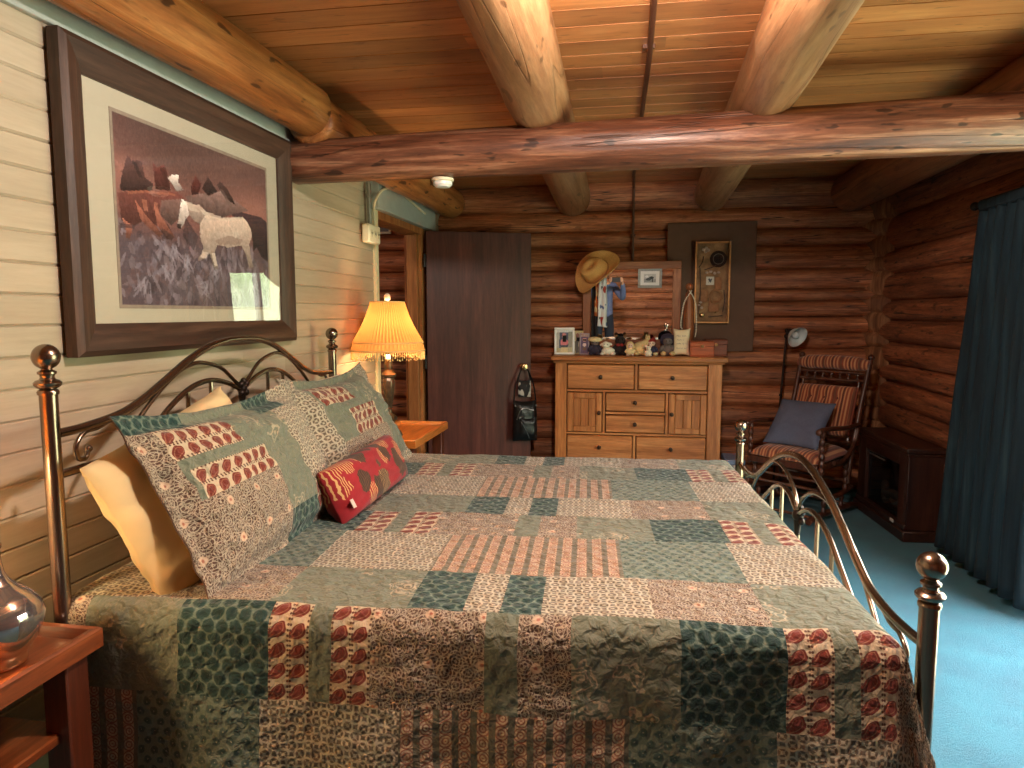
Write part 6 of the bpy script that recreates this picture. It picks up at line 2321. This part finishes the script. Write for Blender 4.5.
nodes, edges = [], []
hem = N(0, 0, .74, (.172, .125)); pel = N(0, 0, .84, (.172, .122), hem); bel = N(0, 0, 1.0, (.155, .108), pel); che = N(0, .01, 1.18, (.168, .112), bel); ctop = N(0, .015, 1.31, (.125, .09), che)
nk = N(0, .028, 1.355, .068, ctop)
for s in (-1, 1):
    sh = N(s * .165, .01, 1.297, .066, ctop); el = N(s * .235 + .08, .14, 1.09, .054, sh); fm = N(s * .17 + .14, .26, 1.26, .048, el); wr = N(s * .108 + .188, .338, 1.36, .036, fm)
skin_mesh('shirt', nodes, edges, M_SHIRT, person)
nodes, edges = [], []
wa = N(0, 0, .97, (.150, .104)); pel = N(0, 0, .87, (.16, .112), wa); cr = N(0, 0, .80, (.155, .11), pel)
for s in (-1, 1):
    hp = N(s * .09, 0, .74, .105, cr); kn = N(s * .10, .02, .47, .08, hp); ca = N(s * .105, -.01, .30, .075, kn); an = N(s * .105, -.02, .07, .064, ca)
skin_mesh('trousers', nodes, edges, M_JEANS, person)
for s in (-1, 1):
    mb = MB(); mb.tube(crom([(s * .105, -.07, .045), (s * .108, 0, .05), (s * .115, .09, .045), (s * .12, .19, .03)], 5), [.042 + .01 * math.sin(i * .3) for i in range(16)], 12); mb.build('shoe', M_BLACK, person)
mb = MB(); mb.ball((0, .012, 1.545), (.088, .098, .088), 18, 12); mb.ball((0, -.03, 1.47), (.075, .05, .09), 14, 10); mb.build('hair', M_HAIR, person)
mb = MB(); mb.tube([(0, .138, 1.525), (0, .158, 1.492), (0, .145, 1.484)], [.008, .012, .010], 8); mb.build('nose', M_SKIN, person)
mb = MB(); mb.ball((-.03, .128, 1.527), .010, 10, 8); mb.ball((.03, .128, 1.527), .010, 10, 8); mb.each('eye', EYE, person)
mb = MB(); mb.tube([(-.024, .134, 1.452), (0, .142, 1.455), (.024, .134, 1.452)], [.004, .006, .004], 8); mb.build('mouth', plain('lips', C(160, 90, 84), .5), person)
mb = MB(); mb.ball((-.078, .04, 1.50), (.012, .022, .032), 10, 8); mb.ball((.078, .04, 1.50), (.012, .022, .032), 10, 8); mb.each('ear', M_SKIN, person)
t = thing('phone', 'dark phone held up sideways by the person in the mirror', 'phone', (1.65, -.028, 1.42))
mb = MB(); mb.bx(-.078, .078, -.005, .004, -.037, .037, .004); mb.build('case', M_BLACK, t)
mb = MB(); mb.bx(-.074, .074, -.0062, -.0052, -.034, .034, .0005); mb.build('screen', plain('phone_screen', C(60, 66, 74), .1, var=.05), t)

# ================================================================ DAYLIGHT
W = bpy.data.worlds.new('daylight'); SC.world = W
W.use_nodes = True
nt = W.node_tree
bg = nt.nodes['Background']
tc = nd(nt, 'ShaderNodeTexCoord')
s = nd(nt, 'ShaderNodeSeparateXYZ', Vector=tc.outputs['Generated'])
n = nd(nt, 'ShaderNodeTexNoise', Vector=tc.outputs['Generated'], Scale=16.0, Detail=5.0)
green = ramp(nt, n.outputs[0], [(.35, C(70, 92, 56)), (.6, C(150, 170, 120)), (.75, C(220, 232, 210))])
sky = mix(nt, step(nt, s.outputs[2], .35, .3), C(252, 243, 228), C(232, 232, 234))
c = mix(nt, step(nt, ma(nt, 'ADD', s.outputs[2], ma(nt, 'MULTIPLY', n.outputs[0], .16)), .22, .05), green, sky)
c = mix(nt, step(nt, s.outputs[2], -.04, .03), C(150, 160, 130), c)
nt.links.new(c, bg.inputs['Color'])
bg.inputs['Strength'].default_value = WORLD_S

L = bpy.data.lights.new('window_portal', 'AREA')
L.shape = 'RECTANGLE'; L.size = WZ1 - WZ0; L.size_y = WY1 - WY0
L.cycles.is_portal = True
o = bpy.data.objects.new('window_portal', L); COL.objects.link(o)
o.location = (XR + .19, (WY0 + WY1) / 2, (WZ0 + WZ1) / 2)
o.rotation_euler = (0, PI / 2, 0)           # -Z points to -x, into the room

L = bpy.data.lights.new('sun', 'SUN'); L.energy = SUN_E; L.angle = math.radians(.6); L.color = (1, .95, .86)
o = bpy.data.objects.new('sun', L); COL.objects.link(o)
d = V((-.36, -.17, -2.0))
o.rotation_euler = d.to_track_quat('-Z', 'Y').to_euler()

# ================================================================ CAMERA
cd = bpy.data.cameras.new('camera')
cd.sensor_width = 36.0; cd.sensor_fit = 'HORIZONTAL'
cd.lens = 700 / 1024 * 36
cd.clip_start = .01
cam = bpy.data.objects.new('camera', cd); COL.objects.link(cam)
cam.location = CAMP
cam.rotation_euler = (PI / 2 - math.atan(71 / 700), 0, math.atan(120 / 700))
SC.camera = cam

SC.view_settings.view_transform = 'Standard'
SC.view_settings.look = 'None'
SC.view_settings.gamma = 1
SC.view_settings.use_curve_mapping = False
SC.view_settings.exposure = EXPO
SC.cycles.max_bounces = 10
SC.cycles.diffuse_bounces = 6
SC.cycles.glossy_bounces = 5
SC.cycles.transparent_max_bounces = 12
SC.cycles.sample_clamp_indirect = 6
SC.cycles.caustics_reflective = False
SC.cycles.caustics_refractive = False
SC.cycles.use_denoising = True
SC.cycles.denoiser = 'OPENIMAGEDENOISE'
